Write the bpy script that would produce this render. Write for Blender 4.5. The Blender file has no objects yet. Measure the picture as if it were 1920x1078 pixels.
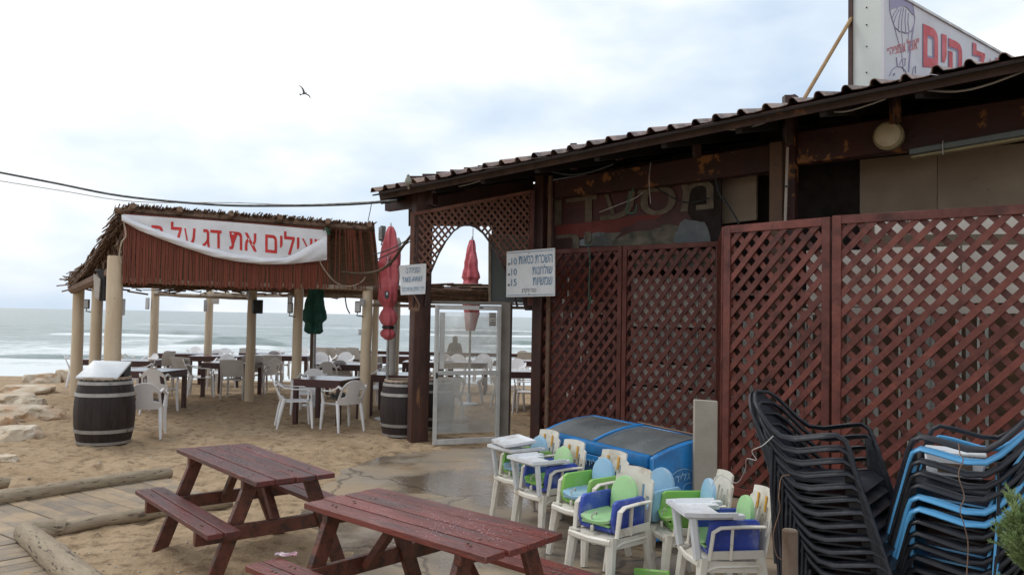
import bpy, bmesh, math, random
import numpy as np
from mathutils import Vector, Matrix, noise
random.seed(7)
PI = math.pi
V = Vector
scn = bpy.context.scene
COL = scn.collection
# ------------------------------------------------------------------ camera
H = 1.9; FPX = 1500.0
PITCH = math.radians(2.1); ROLL = math.radians(1.03)
cd = bpy.data.cameras.new('camera'); cam = bpy.data.objects.new('camera', cd); COL.objects.link(cam)
cd.lens = 36*FPX/1920; cd.sensor_width = 36; cd.clip_start = .05; cd.clip_end = 12000
RC = Matrix.Rotation(PI/2+PITCH, 4, 'X') @ Matrix.Rotation(ROLL, 4, 'Z')
cam.matrix_world = Matrix.Translation((0, 0, H)) @ RC
scn.camera = cam
# ------------------------------------------------------------------ exposure, world, sun
scn.view_settings.view_transform = 'Standard'; scn.view_settings.look = 'None'
scn.view_settings.gamma = 1; scn.view_settings.use_curve_mapping = False
scn.view_settings.exposure = 0.26
SUN_EL = math.radians(52); SUN_AZ = math.radians(-70)      # azimuth from +Y towards +X
w = bpy.data.worlds.new('World'); scn.world = w; w.use_nodes = True
nt = w.node_tree; nt.nodes.clear()
N = nt.nodes.new; L = nt.links.new
sky = N('ShaderNodeTexSky'); sky.sky_type = 'NISHITA'; sky.sun_disc = False
sky.sun_elevation = SUN_EL; sky.sun_rotation = SUN_AZ; sky.air_density = 1.2; sky.dust_density = 2.0
bg1 = N('ShaderNodeBackground'); bg1.inputs[1].default_value = .12; L(sky.outputs[0], bg1.inputs[0])
tc = N('ShaderNodeTexCoord'); mp = N('ShaderNodeMapping'); mp.inputs['Scale'].default_value = (1, 1, 2.2)
mp.inputs['Location'].default_value = (.35, .2, .12)
L(tc.outputs['Generated'], mp.inputs[0])
n1 = N('ShaderNodeTexNoise'); n1.inputs['Scale'].default_value = 2.1; n1.inputs['Detail'].default_value = 5; n1.inputs['Roughness'].default_value = .5
L(mp.outputs[0], n1.inputs['Vector'])
r1 = N('ShaderNodeValToRGB'); L(n1.outputs[0], r1.inputs[0])
r1.color_ramp.elements[0].position = .36; r1.color_ramp.elements[0].color = (.52, .64, .79, 1)
r1.color_ramp.elements[1].position = .55; r1.color_ramp.elements[1].color = (1.0, 1.0, 1.0, 1)
e = r1.color_ramp.elements.new(.46); e.color = (.73, .81, .90, 1)
bg2 = N('ShaderNodeBackground'); bg2.inputs[1].default_value = 1.0; L(r1.outputs[0], bg2.inputs[0])
mx = N('ShaderNodeMixShader'); mx.inputs[0].default_value = .93; L(bg1.outputs[0], mx.inputs[1]); L(bg2.outputs[0], mx.inputs[2])
wo = N('ShaderNodeOutputWorld'); L(mx.outputs[0], wo.inputs[0])
sd = bpy.data.lights.new('sun', 'SUN'); sd.energy = .9; sd.angle = math.radians(20); sd.color = (1, .97, .93)
so = bpy.data.objects.new('sun', sd); COL.objects.link(so)
sdir = V((math.sin(SUN_AZ)*math.cos(SUN_EL), math.cos(SUN_AZ)*math.cos(SUN_EL), math.sin(SUN_EL)))
so.rotation_euler = sdir.to_track_quat('Z', 'Y').to_euler(); so.location = (0, 0, 30)

# ------------------------------------------------------------------ surveying helpers: photo bearing -> place in the world
R3 = RC.to_3x3()
def ray(px, py):
    return (R3 @ V(((px-960)/FPX, -(py-539)/FPX, -1))).normalized()
def at(px, py, d):
    r = ray(px, py); return V((0, 0, H)) + r*(d/r.y)
def gp(px, py, z=0.0):
    r = ray(px, py); return V((0, 0, H)) + r*((z-H)/r.z)
F0 = V((.326, 12.38, 0)); FU = V((.7857, -.6186, 0)); FN = V((.6186, .7857, 0))   # facade line, along and inland
def fp(px, py, off=0.0):
    r = ray(px, py); P = F0 + FN*off; t = (P - V((0, 0, H))).dot(FN)/r.dot(FN)
    return V((0, 0, H)) + r*t
def fs(s, off, z): return F0 + FU*s + FN*off + V((0, 0, z))
def sof(px, off=0.0): return (fp(px, 500, off)-F0).dot(FU)

# ------------------------------------------------------------------ materials
def mat(name, c1, c2=None, scale=6, rough=.6, bump=.15, bscale=40, metal=0, stretch=(1, 1, 1), rnd=.12,
        c3=None, t3=.62, s3=5, spec=.5, rvar=.15, bdist=.01, sharp=.03, trans=0, lo=.35, hi=.65):
    m = bpy.data.materials.new(name); m.use_nodes = True
    t = m.node_tree; t.nodes.clear(); N = t.nodes.new; L = t.links.new
    out = N('ShaderNodeOutputMaterial'); b = N('ShaderNodeBsdfPrincipled'); L(b.outputs[0], out.inputs[0])
    b.inputs['Metallic'].default_value = metal; b.inputs['Specular IOR Level'].default_value = spec
    tc = N('ShaderNodeTexCoord'); oi = N('ShaderNodeObjectInfo')
    mu = N('ShaderNodeMath'); mu.operation = 'MULTIPLY'; mu.inputs[1].default_value = 37.0; L(oi.outputs['Random'], mu.inputs[0])
    mp = N('ShaderNodeMapping'); mp.inputs['Scale'].default_value = stretch
    ad = N('ShaderNodeVectorMath'); ad.operation = 'ADD'; L(tc.outputs['Object'], mp.inputs[0]); L(mp.outputs[0], ad.inputs[0]); L(mu.outputs[0], ad.inputs[1])
    n = N('ShaderNodeTexNoise'); n.inputs['Scale'].default_value = scale; n.inputs['Detail'].default_value = 6; n.inputs['Roughness'].default_value = .6; L(ad.outputs[0], n.inputs['Vector'])
    mr = N('ShaderNodeMapRange'); mr.inputs[1].default_value = lo; mr.inputs[2].default_value = hi; L(n.outputs[0], mr.inputs[0])
    mc = N('ShaderNodeMix'); mc.data_type = 'RGBA'; mc.inputs[6].default_value = (*c1, 1); mc.inputs[7].default_value = (*(c2 or [x*.8 for x in c1]), 1)
    L(mr.outputs[0], mc.inputs[0]); col = mc.outputs[2]
    if c3:
        n3 = N('ShaderNodeTexNoise'); n3.inputs['Scale'].default_value = s3; n3.inputs['Detail'].default_value = 7; n3.inputs['Roughness'].default_value = .65; L(ad.outputs[0], n3.inputs['Vector'])
        m3 = N('ShaderNodeMapRange'); m3.inputs[1].default_value = t3-sharp; m3.inputs[2].default_value = t3+sharp; L(n3.outputs[0], m3.inputs[0])
        x3 = N('ShaderNodeMix'); x3.data_type = 'RGBA'; x3.inputs[7].default_value = (*c3, 1); L(m3.outputs[0], x3.inputs[0]); L(col, x3.inputs[6]); col = x3.outputs[2]
    if rnd:
        hs = N('ShaderNodeHueSaturation'); mv = N('ShaderNodeMapRange'); mv.inputs[3].default_value = 1-rnd; mv.inputs[4].default_value = 1+rnd
        L(oi.outputs['Random'], mv.inputs[0]); L(mv.outputs[0], hs.inputs['Value']); L(col, hs.inputs['Color']); col = hs.outputs[0]
    L(col, b.inputs['Base Color'])
    n2 = N('ShaderNodeTexNoise'); n2.inputs['Scale'].default_value = bscale; n2.inputs['Detail'].default_value = 4; L(ad.outputs[0], n2.inputs['Vector'])
    bp = N('ShaderNodeBump'); bp.inputs['Strength'].default_value = bump; bp.inputs['Distance'].default_value = bdist; L(n2.outputs[0], bp.inputs['Height']); L(bp.outputs[0], b.inputs['Normal'])
    rr = N('ShaderNodeMapRange'); rr.inputs[1].default_value = .3; rr.inputs[2].default_value = .7; rr.inputs[3].default_value = max(.04, rough-rvar); rr.inputs[4].default_value = min(1, rough+rvar)
    L(n.outputs[0], rr.inputs[0]); L(rr.outputs[0], b.inputs['Roughness'])
    if trans: b.inputs['Transmission Weight'].default_value = trans
    return m
M = {}
M['sand'] = mat('sand', (.35, .245, .145), (.43, .315, .20), scale=1.3, rough=.95, bump=.36, bscale=26, rnd=0, c3=(.20, .135, .08), t3=.575, s3=7, sharp=.09, bdist=.07, spec=.2)
M['concrete'] = mat('wet concrete', (.20, .17, .135), (.31, .26, .20), scale=1.1, rough=.42, bump=.3, bscale=30, rnd=0, c3=(.36, .265, .165), t3=.50, s3=1.4, sharp=.14, rvar=.26)
M['deck'] = mat('weathered board', (.20, .16, .12), (.28, .225, .165), scale=9, rough=.75, bump=.4, stretch=(1, 1, 1), c3=(.38, .275, .17), t3=.53, s3=2.2, sharp=.08, rnd=.13)
M['log'] = mat('weathered log', (.25, .19, .125), (.36, .29, .2), scale=4, rough=.8, bump=.6, bscale=14, stretch=(1.2, 6, 6), rnd=.06, c3=(.09, .065, .045), t3=.60, s3=6)
M['rock'] = mat('limestone', (.62, .55, .44), (.46, .36, .25), scale=2.5, rough=.9, bump=.6, bscale=9, bdist=.05, c3=(.5, .27, .13), t3=.62, s3=1.6, sharp=.1, rnd=.12)
M['post'] = mat('cream painted post', (.60, .49, .345), (.52, .40, .27), scale=3, rough=.5, bump=.25, bscale=12, stretch=(2, 2, .5), c3=(.17, .115, .075), t3=.69, s3=8, rnd=.07)
M['thatch'] = mat('dry thatch', (.12, .07, .045), (.24, .15, .095), scale=14, rough=.9, bump=.5, c3=(.06, .04, .025), t3=.6, s3=9, rnd=.15)
M['reed'] = mat('red stained reed', (.155, .035, .018), (.225, .058, .03), scale=7, rough=.6, bump=.3, stretch=(8, 8, .6), c3=(.05, .015, .01), t3=.64, s3=7, rnd=.1)
M['cloth'] = mat('white cloth', (.78, .78, .80), (.68, .68, .71), scale=3, rough=.85, bump=.35, bscale=9, bdist=.02, rnd=0)
M['redprint'] = mat('red print', (.62, .035, .03), (.5, .03, .03), rough=.7, bump=.1, rnd=0)
M['blueprint'] = mat('blue print', (.10, .19, .32), (.15, .25, .36), rough=.5, bump=.05, rnd=0)
M['greyprint'] = mat('dark print', (.06, .07, .08), rough=.5, bump=.05, rnd=0)
M['signwhite'] = mat('sign white', (.68, .70, .72), (.60, .62, .63), scale=4, rough=.4, bump=.1, rnd=0)
M['brownwood'] = mat('dark painted wood', (.056, .021, .014), (.03, .013, .010), scale=5, rough=.5, bump=.5, bscale=18, stretch=(1, 1, .5), c3=(.21, .085, .03), t3=.66, s3=3.2, sharp=.02, rnd=.12)
M['postwood'] = mat('brown weathered post', (.075, .028, .018), (.04, .016, .011), scale=4, rough=.55, bump=.5, bscale=16, stretch=(2, 2, .5), c3=(.20, .085, .035), t3=.63, s3=3, rnd=0)
M['peel'] = mat('peeling painted wood', (.030, .010, .008), (.055, .016, .011), scale=4, rough=.6, bump=.6, bscale=14, c3=(.26, .11, .035), t3=.60, s3=3.2, sharp=.02, rnd=.1)
M['dull'] = mat('bare dull wood', (.10, .06, .04), (.16, .09, .055), scale=7, rough=.7, bump=.6, bscale=16, c3=(.3, .14, .05), t3=.63, s3=3, rnd=.1)
M['lattice'] = mat('red brown lattice paint', (.165, .048, .034), (.105, .028, .021), scale=5, rough=.40, bump=.35, bscale=22, c3=(.05, .016, .012), t3=.60, s3=3, sharp=.09, rnd=.22, spec=.35)
M['latticed'] = mat('dull lattice paint', (.125, .034, .024), (.08, .022, .016), scale=5, rough=.5, spec=.35, bump=.3, bscale=22, c3=(.2, .03, .02), t3=.66, s3=3.5, sharp=.03, rnd=.15)
M['archl'] = mat('faded arch lattice', (.20, .085, .05), (.13, .05, .033), scale=6, rough=.6, bump=.3, c3=(.30, .11, .035), t3=.67, s3=4, rnd=.18)
M['soffit'] = mat('near black soffit', (.010, .008, .007), (.018, .012, .010), rough=.9, bump=.4, rnd=.15)  # near-black base colour deepens the shade under the eaves
M['roof'] = mat('weathered roof sheet', (.15, .075, .055), (.30, .20, .15), scale=5, rough=.42, bump=.4, c3=(.08, .04, .03), t3=.52, s3=3, sharp=.04, rnd=.25)
M['beige'] = mat('stained plaster', (.34, .27, .20), (.27, .21, .155), scale=1.4, rough=.85, bump=.3, c3=(.06, .045, .035), t3=.70, s3=3, rnd=0)
M['pinkwall'] = mat('pale inner wall', (.50, .43, .38), (.40, .36, .33), scale=2, rough=.7, bump=.2, c3=(.28, .3, .27), t3=.56, s3=1.2, rnd=.08)
M['paleslat'] = mat('pale metal strip', (.50, .50, .46), (.28, .28, .25), scale=3, rough=.5, bump=.2, rnd=.45)
M['palepanel'] = mat('pale board', (.72, .66, .59), (.6, .54, .47), scale=2, rough=.6, bump=.1, rnd=.12)
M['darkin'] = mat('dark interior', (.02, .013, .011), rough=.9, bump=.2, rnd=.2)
M['board'] = mat('painted board', (.075, .018, .014), (.05, .02, .02), scale=2, rough=.6, bump=.2, rnd=0)
M['boardgrey'] = mat('painted board picture', (.05, .055, .05), (.20, .17, .12), scale=1.6, rough=.6, bump=.2, rnd=0, c3=(.22, .25, .27), t3=.58, s3=1.4, sharp=.05)
M['boardletter'] = mat('faded gold letter', (.15, .12, .08), (.085, .068, .047), scale=9, rough=.6, bump=.2, rnd=0)
M['picdim'] = mat('faded picture', (.16, .13, .09), (.05, .055, .04), scale=5, rough=.6, bump=.1, rnd=0)
M['picblue'] = mat('faded blue picture', (.07, .085, .10), (.16, .18, .18), scale=3, rough=.6, bump=.1, rnd=0)
M['redband'] = mat('faded red band', (.17, .022, .015), (.11, .02, .015), scale=3, rough=.6, bump=.1, rnd=0)
M['alu'] = mat('aged aluminium', (.60, .60, .58), (.48, .48, .46), scale=5, rough=.45, bump=.2, metal=.25, c3=(.2, .12, .06), t3=.72, s3=5, rnd=.03)
M['alud'] = mat('dirty aluminium', (.14, .12, .10), (.20, .175, .15), scale=5, rough=.5, bump=.2, metal=.2, rnd=.03)
M['white'] = mat('white plastic', (.80, .79, .79), (.72, .70, .69), scale=4, rough=.42, bump=.08, rnd=.07)
M['cream'] = mat('cream plastic', (.72, .68, .60), (.63, .585, .50), scale=5, rough=.45, bump=.12, rnd=.06, c3=(.40, .33, .24), t3=.63, s3=5, sharp=.08)
M['tray'] = mat('tray plastic', (.74, .75, .77), (.66, .67, .69), scale=4, rough=.34, bump=.1, rnd=.02, c3=(.52, .50, .46), t3=.62, s3=6, sharp=.08)
M['taupe'] = mat('taupe plastic', (.52, .49, .45), (.44, .41, .37), scale=4, rough=.5, bump=.1, rnd=.08)
M['tabledark'] = mat('dark table wood', (.07, .022, .018), (.045, .017, .014), scale=8, rough=.38, bump=.3, stretch=(1, 5, 5), rnd=.15)
M['tabletop'] = mat('wet table boards', (.11, .045, .04), (.075, .03, .027), scale=5, rough=.13, bump=.1, stretch=(1, 6, 6), rnd=.12, rvar=.06, spec=.8)
M['picnic'] = mat('worn red picnic paint', (.20, .042, .032), (.115, .03, .024), scale=2.6, rough=.33, bump=.5, bscale=20, stretch=(.6, 3, 3), c3=(.085, .035, .032), t3=.55, s3=3.0, sharp=.08, rnd=.14, rvar=.16)
M['picnic2'] = mat('dull red picnic paint', (.16, .038, .034), (.09, .027, .025), scale=2.6, rough=.36, bump=.5, bscale=20, stretch=(.6, 3, 3), c3=(.07, .035, .035), t3=.52, s3=3, sharp=.08, rnd=.14, rvar=.16)
M['pedge'] = mat('worn picnic edge', (.30, .12, .09), (.20, .055, .04), scale=7, rough=.6, bump=.4, c3=(.12, .035, .03), t3=.5, s3=9, sharp=.1, rnd=.1)
M['picnicleg'] = mat('stained picnic timber', (.085, .026, .016), (.14, .045, .025), scale=4, rough=.5, bump=.5, bscale=20, stretch=(1, 3, 3), c3=(.045, .02, .014), t3=.56, s3=5, sharp=.06, rnd=.18)
M['stave'] = mat('barrel stave', (.020, .013, .012), (.038, .027, .026), scale=6, rough=.55, spec=.3, bump=.5, bscale=16, stretch=(4, 4, .7), rnd=.2, c3=(.1, .09, .085), t3=.70, s3=5)
M['hoop'] = mat('barrel hoop', (.36, .34, .31), (.27, .25, .23), scale=8, rough=.5, bump=.2, metal=.2, c3=(.12, .1, .085), t3=.66, s3=8)
M['rawwood'] = mat('pale raw wood', (.42, .34, .25), (.27, .2, .14), scale=7, rough=.7, bump=.4, c3=(.2, .09, .05), t3=.66, s3=6)
M['pink'] = mat('faded red canvas', (.70, .19, .21), (.55, .10, .12), scale=3, rough=.8, bump=.4, bscale=12, bdist=.02, rnd=.05)
M['green'] = mat('dark green canvas', (.018, .105, .075), (.012, .07, .05), scale=4, rough=.8, bump=.4, bscale=12, rnd=0)
M['metal'] = mat('grey metal', (.4, .4, .4), (.3, .3, .3), rough=.35, metal=.5, bump=.1)
M['black'] = mat('black plastic', (.012, .012, .014), (.02, .02, .022), rough=.42, bump=.1, rnd=.15)
M['blackch'] = mat('black chair plastic', (.008, .009, .013), (.018, .020, .026), scale=3, rough=.38, bump=.12, rnd=.25, spec=.32, c3=(.045, .045, .05), t3=.66, s3=6, sharp=.1)
M['bluech'] = mat('bright blue chair plastic', (.10, .37, .66), (.08, .31, .58), scale=3, rough=.3, bump=.05, rnd=.03)
M['blue'] = mat('royal blue plastic', (.045, .085, .42), (.035, .065, .34), scale=3, rough=.42, bump=.12, rnd=.05, c3=(.16, .20, .45), t3=.60, s3=7, sharp=.08)
M['lblue'] = mat('light blue plastic', (.30, .50, .66), (.25, .44, .60), scale=3, rough=.42, bump=.12, rnd=.04, c3=(.42, .50, .55), t3=.60, s3=7, sharp=.08)
M['lime'] = mat('lime plastic', (.24, .50, .10), (.19, .43, .08), scale=3, rough=.42, bump=.12, rnd=.05, c3=(.30, .42, .16), t3=.60, s3=7, sharp=.08)
M['mint'] = mat('pale green plastic', (.38, .64, .30), (.33, .58, .26), scale=3, rough=.42, bump=.12, rnd=.05, c3=(.42, .52, .32), t3=.60, s3=7, sharp=.08)
M['orange'] = mat('orange strip', (.72, .36, .04), rough=.5, bump=.05)
M['slot'] = mat('dark slot', (.07, .07, .075), rough=.7, bump=.05)
M['freezer'] = mat('blue freezer shell', (.02, .22, .54), (.016, .17, .45), scale=2, rough=.28, bump=.06, c3=(.03, .10, .22), t3=.6, s3=2.5, sharp=.1, rnd=0)
M['freezerd'] = mat('dark blue print', (.012, .05, .14), (.016, .075, .19), scale=2, rough=.35, bump=.06, rnd=0)
M['fglass'] = mat('dusty freezer lid', (.085, .095, .10), (.14, .15, .15), scale=2, rough=.22, bump=.08, rnd=.05)
M['greyboard'] = mat('grey cement slab', (.36, .32, .26), (.29, .25, .20), scale=3, rough=.7, bump=.2, c3=(.15, .13, .11), t3=.7, s3=8, rnd=0)
M['cable'] = mat('dark cable', (.025, .03, .03), rough=.6, bump=0)
M['gcable'] = mat('green cable', (.02, .13, .08), rough=.5, bump=0)
M['wcable'] = mat('pale cable', (.45, .44, .42), rough=.5, bump=0)
M['lampglass'] = mat('dusty lamp glass', (.62, .55, .38), (.5, .43, .28), scale=9, rough=.4, bump=.1, rnd=0)
M['lampgrey'] = mat('fixture grey', (.09, .11, .11), (.13, .15, .14), rough=.5, bump=.1, rnd=0)
M['lampyel'] = mat('yellowed plastic', (.30, .25, .13), (.24, .2, .11), rough=.5, bump=.1, rnd=0)
M['signpanel'] = mat('roof sign panel', (.62, .62, .66), (.54, .54, .57), scale=1.2, rough=.45, bump=.08, rnd=0)
M['signside'] = mat('roof sign side', (.62, .66, .64), (.55, .6, .58), scale=2, rough=.45, bump=.08, rnd=0)
M['purple'] = mat('purple print', (.24, .21, .36), (.32, .3, .42), scale=5, rough=.5, bump=.02, rnd=0)
M['signred'] = mat('sign red', (.60, .08, .09), (.5, .06, .07), rough=.5, bump=.02, rnd=0)
M['pole'] = mat('ochre pole', (.40, .25, .11), (.3, .18, .08), scale=8, rough=.6, bump=.3)
M['rust'] = mat('rusty stake', (.15, .11, .08), (.09, .055, .035), scale=12, rough=.75, bump=.6, bscale=30, c3=(.24, .21, .15), t3=.60, s3=9, stretch=(1, 1, .5))
M['needle'] = mat('juniper needles', (.17, .26, .09), (.26, .35, .14), scale=9, rough=.6, bump=.1, rnd=.1)
M['twig'] = mat('twig', (.09, .06, .035), rough=.8)
M['skin'] = mat('skin', (.42, .26, .18), rough=.6, bump=.05)
M['jacket'] = mat('dark jacket', (.03, .032, .04), rough=.85, bump=.3)
M['bird'] = mat('bird feathers', (.05, .055, .06), (.12, .12, .12), scale=20, rough=.7)
M['birdg'] = mat('grey bird feathers', (.22, .22, .18), (.3, .29, .25), scale=20, rough=.7)
M['paper'] = mat('crumpled wrapper', (.66, .6, .62), (.5, .2, .25), scale=14, rough=.4, bump=.3)
M['pebble'] = mat('pebble', (.5, .45, .36), (.2, .15, .1), scale=3, rough=.8, rnd=0)
def glass():
    m = bpy.data.materials.new('dirty glass'); m.use_nodes = True; t = m.node_tree; t.nodes.clear(); N = t.nodes.new; L = t.links.new
    o = N('ShaderNodeOutputMaterial'); tr = N('ShaderNodeBsdfTransparent'); gl = N('ShaderNodeBsdfGlossy'); gl.inputs['Roughness'].default_value = .06
    df = N('ShaderNodeBsdfDiffuse'); df.inputs[0].default_value = (.55, .55, .50, 1)
    m1 = N('ShaderNodeMixShader'); m2 = N('ShaderNodeMixShader'); n = N('ShaderNodeTexNoise'); n.inputs['Scale'].default_value = 2.5; n.inputs['Detail'].default_value = 6
    tc = N('ShaderNodeTexCoord'); L(tc.outputs['Object'], n.inputs['Vector'])
    mr = N('ShaderNodeMapRange'); mr.inputs[1].default_value = .3; mr.inputs[2].default_value = .75; mr.inputs[3].default_value = .14; mr.inputs[4].default_value = .44; L(n.outputs[0], mr.inputs[0])
    L(mr.outputs[0], m1.inputs[0]); L(tr.outputs[0], m1.inputs[1]); L(df.outputs[0], m1.inputs[2])
    m2.inputs[0].default_value = .10; L(m1.outputs[0], m2.inputs[1]); L(gl.outputs[0], m2.inputs[2]); L(m2.outputs[0], o.inputs[0]); return m
M['glass'] = glass()

# ------------------------------------------------------------------ mesh builder
class MB:
    def __init__(s): s.v = []; s.f = []
    def add(s, vs, fs):
        k = len(s.v); s.v += [V(p) for p in vs]; s.f += [tuple(i+k for i in f) for f in fs]; return s
    def box(s, c, sz, R=None):
        c = V(c); h = V(sz)/2; vs = []
        for z in (-1, 1):
            for y in (-1, 1):
                for x in (-1, 1):
                    p = V((x*h.x, y*h.y, z*h.z)); vs.append(c+(R @ p if R else p))
        return s.add(vs, [(0, 2, 3, 1), (4, 5, 7, 6), (0, 1, 5, 4), (2, 6, 7, 3), (0, 4, 6, 2), (1, 3, 7, 5)])
    def beam(s, a, b, w, h, up=(0, 0, 1)):
        a = V(a); b = V(b); x = (b-a).normalized(); up = V(up)
        if abs(x.dot(up)) > .97: up = V((1, 0, 0))
        y = up.cross(x).normalized(); z = x.cross(y)
        R = Matrix((x, y, z)).transposed(); return s.box((a+b)/2, ((b-a).length, w, h), R)
    def tube(s, pts, r, n=8, r2=None, up=(0, 0, 1), caps=True):
        pts = [V(p) for p in pts]; k = len(pts); vs = []; y = None
        rs = r if isinstance(r, (list, tuple)) else [r]*k
        r2s = (r2 if isinstance(r2, (list, tuple)) else [r2]*k) if r2 else rs
        for i, p in enumerate(pts):
            t = (pts[min(i+1, k-1)]-pts[max(i-1, 0)]).normalized()
            u = V(up)
            if y is None:
                if abs(t.dot(u)) > .95: u = V((1, 0, 0)) if abs(t.x) < .9 else V((0, 1, 0))
                y = u.cross(t).normalized()
            else:
                y = (y-t*y.dot(t)).normalized()
            z = t.cross(y)
            for j in range(n):
                a = 2*PI*(j+.5)/n; ca, sa = math.cos(a), math.sin(a)
                vs.append(p+y*ca*rs[i]+z*sa*r2s[i])
        fs = [(i*n+j, i*n+(j+1) % n, (i+1)*n+(j+1) % n, (i+1)*n+j) for i in range(k-1) for j in range(n)]
        if caps: fs += [tuple(range(n))[::-1], tuple(range((k-1)*n, k*n))]
        return s.add(vs, fs)
    def lathe(s, prof, n=20, c=(0, 0, 0), fn=None, a0=0, a1=2*PI, caps=True):
        c = V(c); full = abs(a1-a0-2*PI) < 1e-6; m = n if full else n+1; vs = []
        for r, z in prof:
            for j in range(m):
                a = a0+(a1-a0)*j/n; rr = fn(r, z, a) if fn else r
                vs.append(c+V((rr*math.cos(a), rr*math.sin(a), z)))
        fs = [(i*m+j, i*m+(j+1) % m, (i+1)*m+(j+1) % m, (i+1)*m+j) for i in range(len(prof)-1) for j in range(n)]
        if full and caps: fs += [tuple(range(m))[::-1], tuple(range((len(prof)-1)*m, len(prof)*m))]
        return s.add(vs, fs)
    def sheet(s, fn, nu, nv, th=0.0, skip=None):
        P = [[V(fn(i/nu, j/nv)) for j in range(nv+1)] for i in range(nu+1)]
        cells = {(i, j) for i in range(nu) for j in range(nv) if not (skip and skip((i+.5)/nu, (j+.5)/nv))}
        idx = lambda i, j: i*(nv+1)+j
        top = [P[i][j] for i in range(nu+1) for j in range(nv+1)]
        if not th:
            return s.add(top, [(idx(i, j), idx(i+1, j), idx(i+1, j+1), idx(i, j+1)) for i, j in cells])
        bot = []
        for i in range(nu+1):
            for j in range(nv+1):
                a = P[min(i+1, nu)][j]-P[max(i-1, 0)][j]; b = P[i][min(j+1, nv)]-P[i][max(j-1, 0)]
                n = a.cross(b); n = n.normalized() if n.length > 1e-9 else V((0, 0, 1)); bot.append(P[i][j]-n*th)
        K = len(top); fs = []
        for i, j in cells:
            q = (idx(i, j), idx(i+1, j), idx(i+1, j+1), idx(i, j+1)); fs.append(q); fs.append(tuple(K+x for x in q[::-1]))
            for (di, dj, a, b) in ((0, -1, q[0], q[1]), (1, 0, q[1], q[2]), (0, 1, q[2], q[3]), (-1, 0, q[3], q[0])):
                if (i+di, j+dj) not in cells: fs.append((b, a, K+a, K+b))
        return s.add(top+bot, fs)
    def prism(s, poly, th):                     # poly: 3D points of a flat outline, thickness vector th
        n = len(poly); th = V(th); vs = [V(p) for p in poly]+[V(p)+th for p in poly]
        return s.add(vs, [tuple(range(n))[::-1], tuple(range(n, 2*n))]+[(i, (i+1) % n, (i+1) % n+n, i+n) for i in range(n)])
    def build(s, name, m, parent=None, world=False, at=None, bevel=0, smooth=True, ang=38, seg=1, edge=None):
        vs = s.v
        if at is not None: vs = [p-V(at) for p in vs]
        if world and parent is not None: W = mw(parent).inverted(); vs = [W @ p for p in vs]
        me = bpy.data.meshes.new(name); me.from_pydata([tuple(p) for p in vs], [], s.f)
        bm = bmesh.new(); bm.from_mesh(me); bmesh.ops.recalc_face_normals(bm, faces=bm.faces)
        if bevel:
            es = [e for e in bm.edges if len(e.link_faces) == 2 and e.calc_face_angle(0) > .6]
            bev = bmesh.ops.bevel(bm, geom=es, offset=bevel, segments=seg, affect='EDGES', profile=.6)
            if edge:
                for f in bev['faces']: f.material_index = 1
        bm.to_mesh(me); bm.free()
        if smooth:
            me.polygons.foreach_set('use_smooth', [True]*len(me.polygons)); me.set_sharp_from_angle(angle=math.radians(ang))
        me.materials.append(M[m] if isinstance(m, str) else m)
        if edge: me.materials.append(M[edge])
        o = bpy.data.objects.new(name, me); COL.objects.link(o)
        if parent is not None: o.parent = parent; KIDS.setdefault(parent.name, []).append(o)
        if at is not None: o.location = at
        MW[o.name] = mw(parent) if parent is not None else Matrix.Translation(at or (0, 0, 0))
        return o
MW = {}; KIDS = {}
def mw(o): return MW[o.name]
def tag(o, label=None, cat=None, group=None, kind=None):
    if label: o['label'] = label
    if cat: o['category'] = cat
    if group: o['group'] = group
    if kind: o['kind'] = kind
    return o
def thing(name, label, cat, loc=(0, 0, 0), rz=0, group=None, rot=None):
    o = bpy.data.objects.new(name, None); COL.objects.link(o); o.empty_display_size = .1
    o.location = loc; o.rotation_euler = rot if rot else (0, 0, rz)
    MW[o.name] = Matrix.Translation(V(loc)) @ o.rotation_euler.to_matrix().to_4x4()
    return tag(o, label, cat, group)
def share(name, src, parent, loc=(0, 0, 0), rot=(0, 0, 0), m=None):
    o = bpy.data.objects.new(name, src.data); COL.objects.link(o); o.parent = parent; o.location = loc; o.rotation_euler = rot
    KIDS.setdefault(parent.name, []).append(o); MW[o.name] = mw(parent); return o
def dup(o, loc=None, rz=None, label=None, parent=None, rot=None, swap=None):
    c = o.copy(); COL.objects.link(c)
    if parent is not None: c.parent = parent
    if loc is not None: c.location = loc
    if rz is not None: c.rotation_euler = (0, 0, rz)
    if rot is not None: c.rotation_euler = rot
    if label: c['label'] = label
    MW[c.name] = Matrix.Translation(c.location) @ c.rotation_euler.to_matrix().to_4x4()
    for k in KIDS.get(o.name, []):
        d = dup(k, parent=c, swap=swap); KIDS.setdefault(c.name, []).append(d)
    if swap and c.type == 'MESH' and c.data.materials and c.data.materials[0].name in swap:
        key = (c.data.name, swap[c.data.materials[0].name])
        if key not in SW:
            md = c.data.copy(); md.materials[0] = M[key[1]]; SW[key] = md
        c.data = SW[key]
    return c
SW = {}
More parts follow.
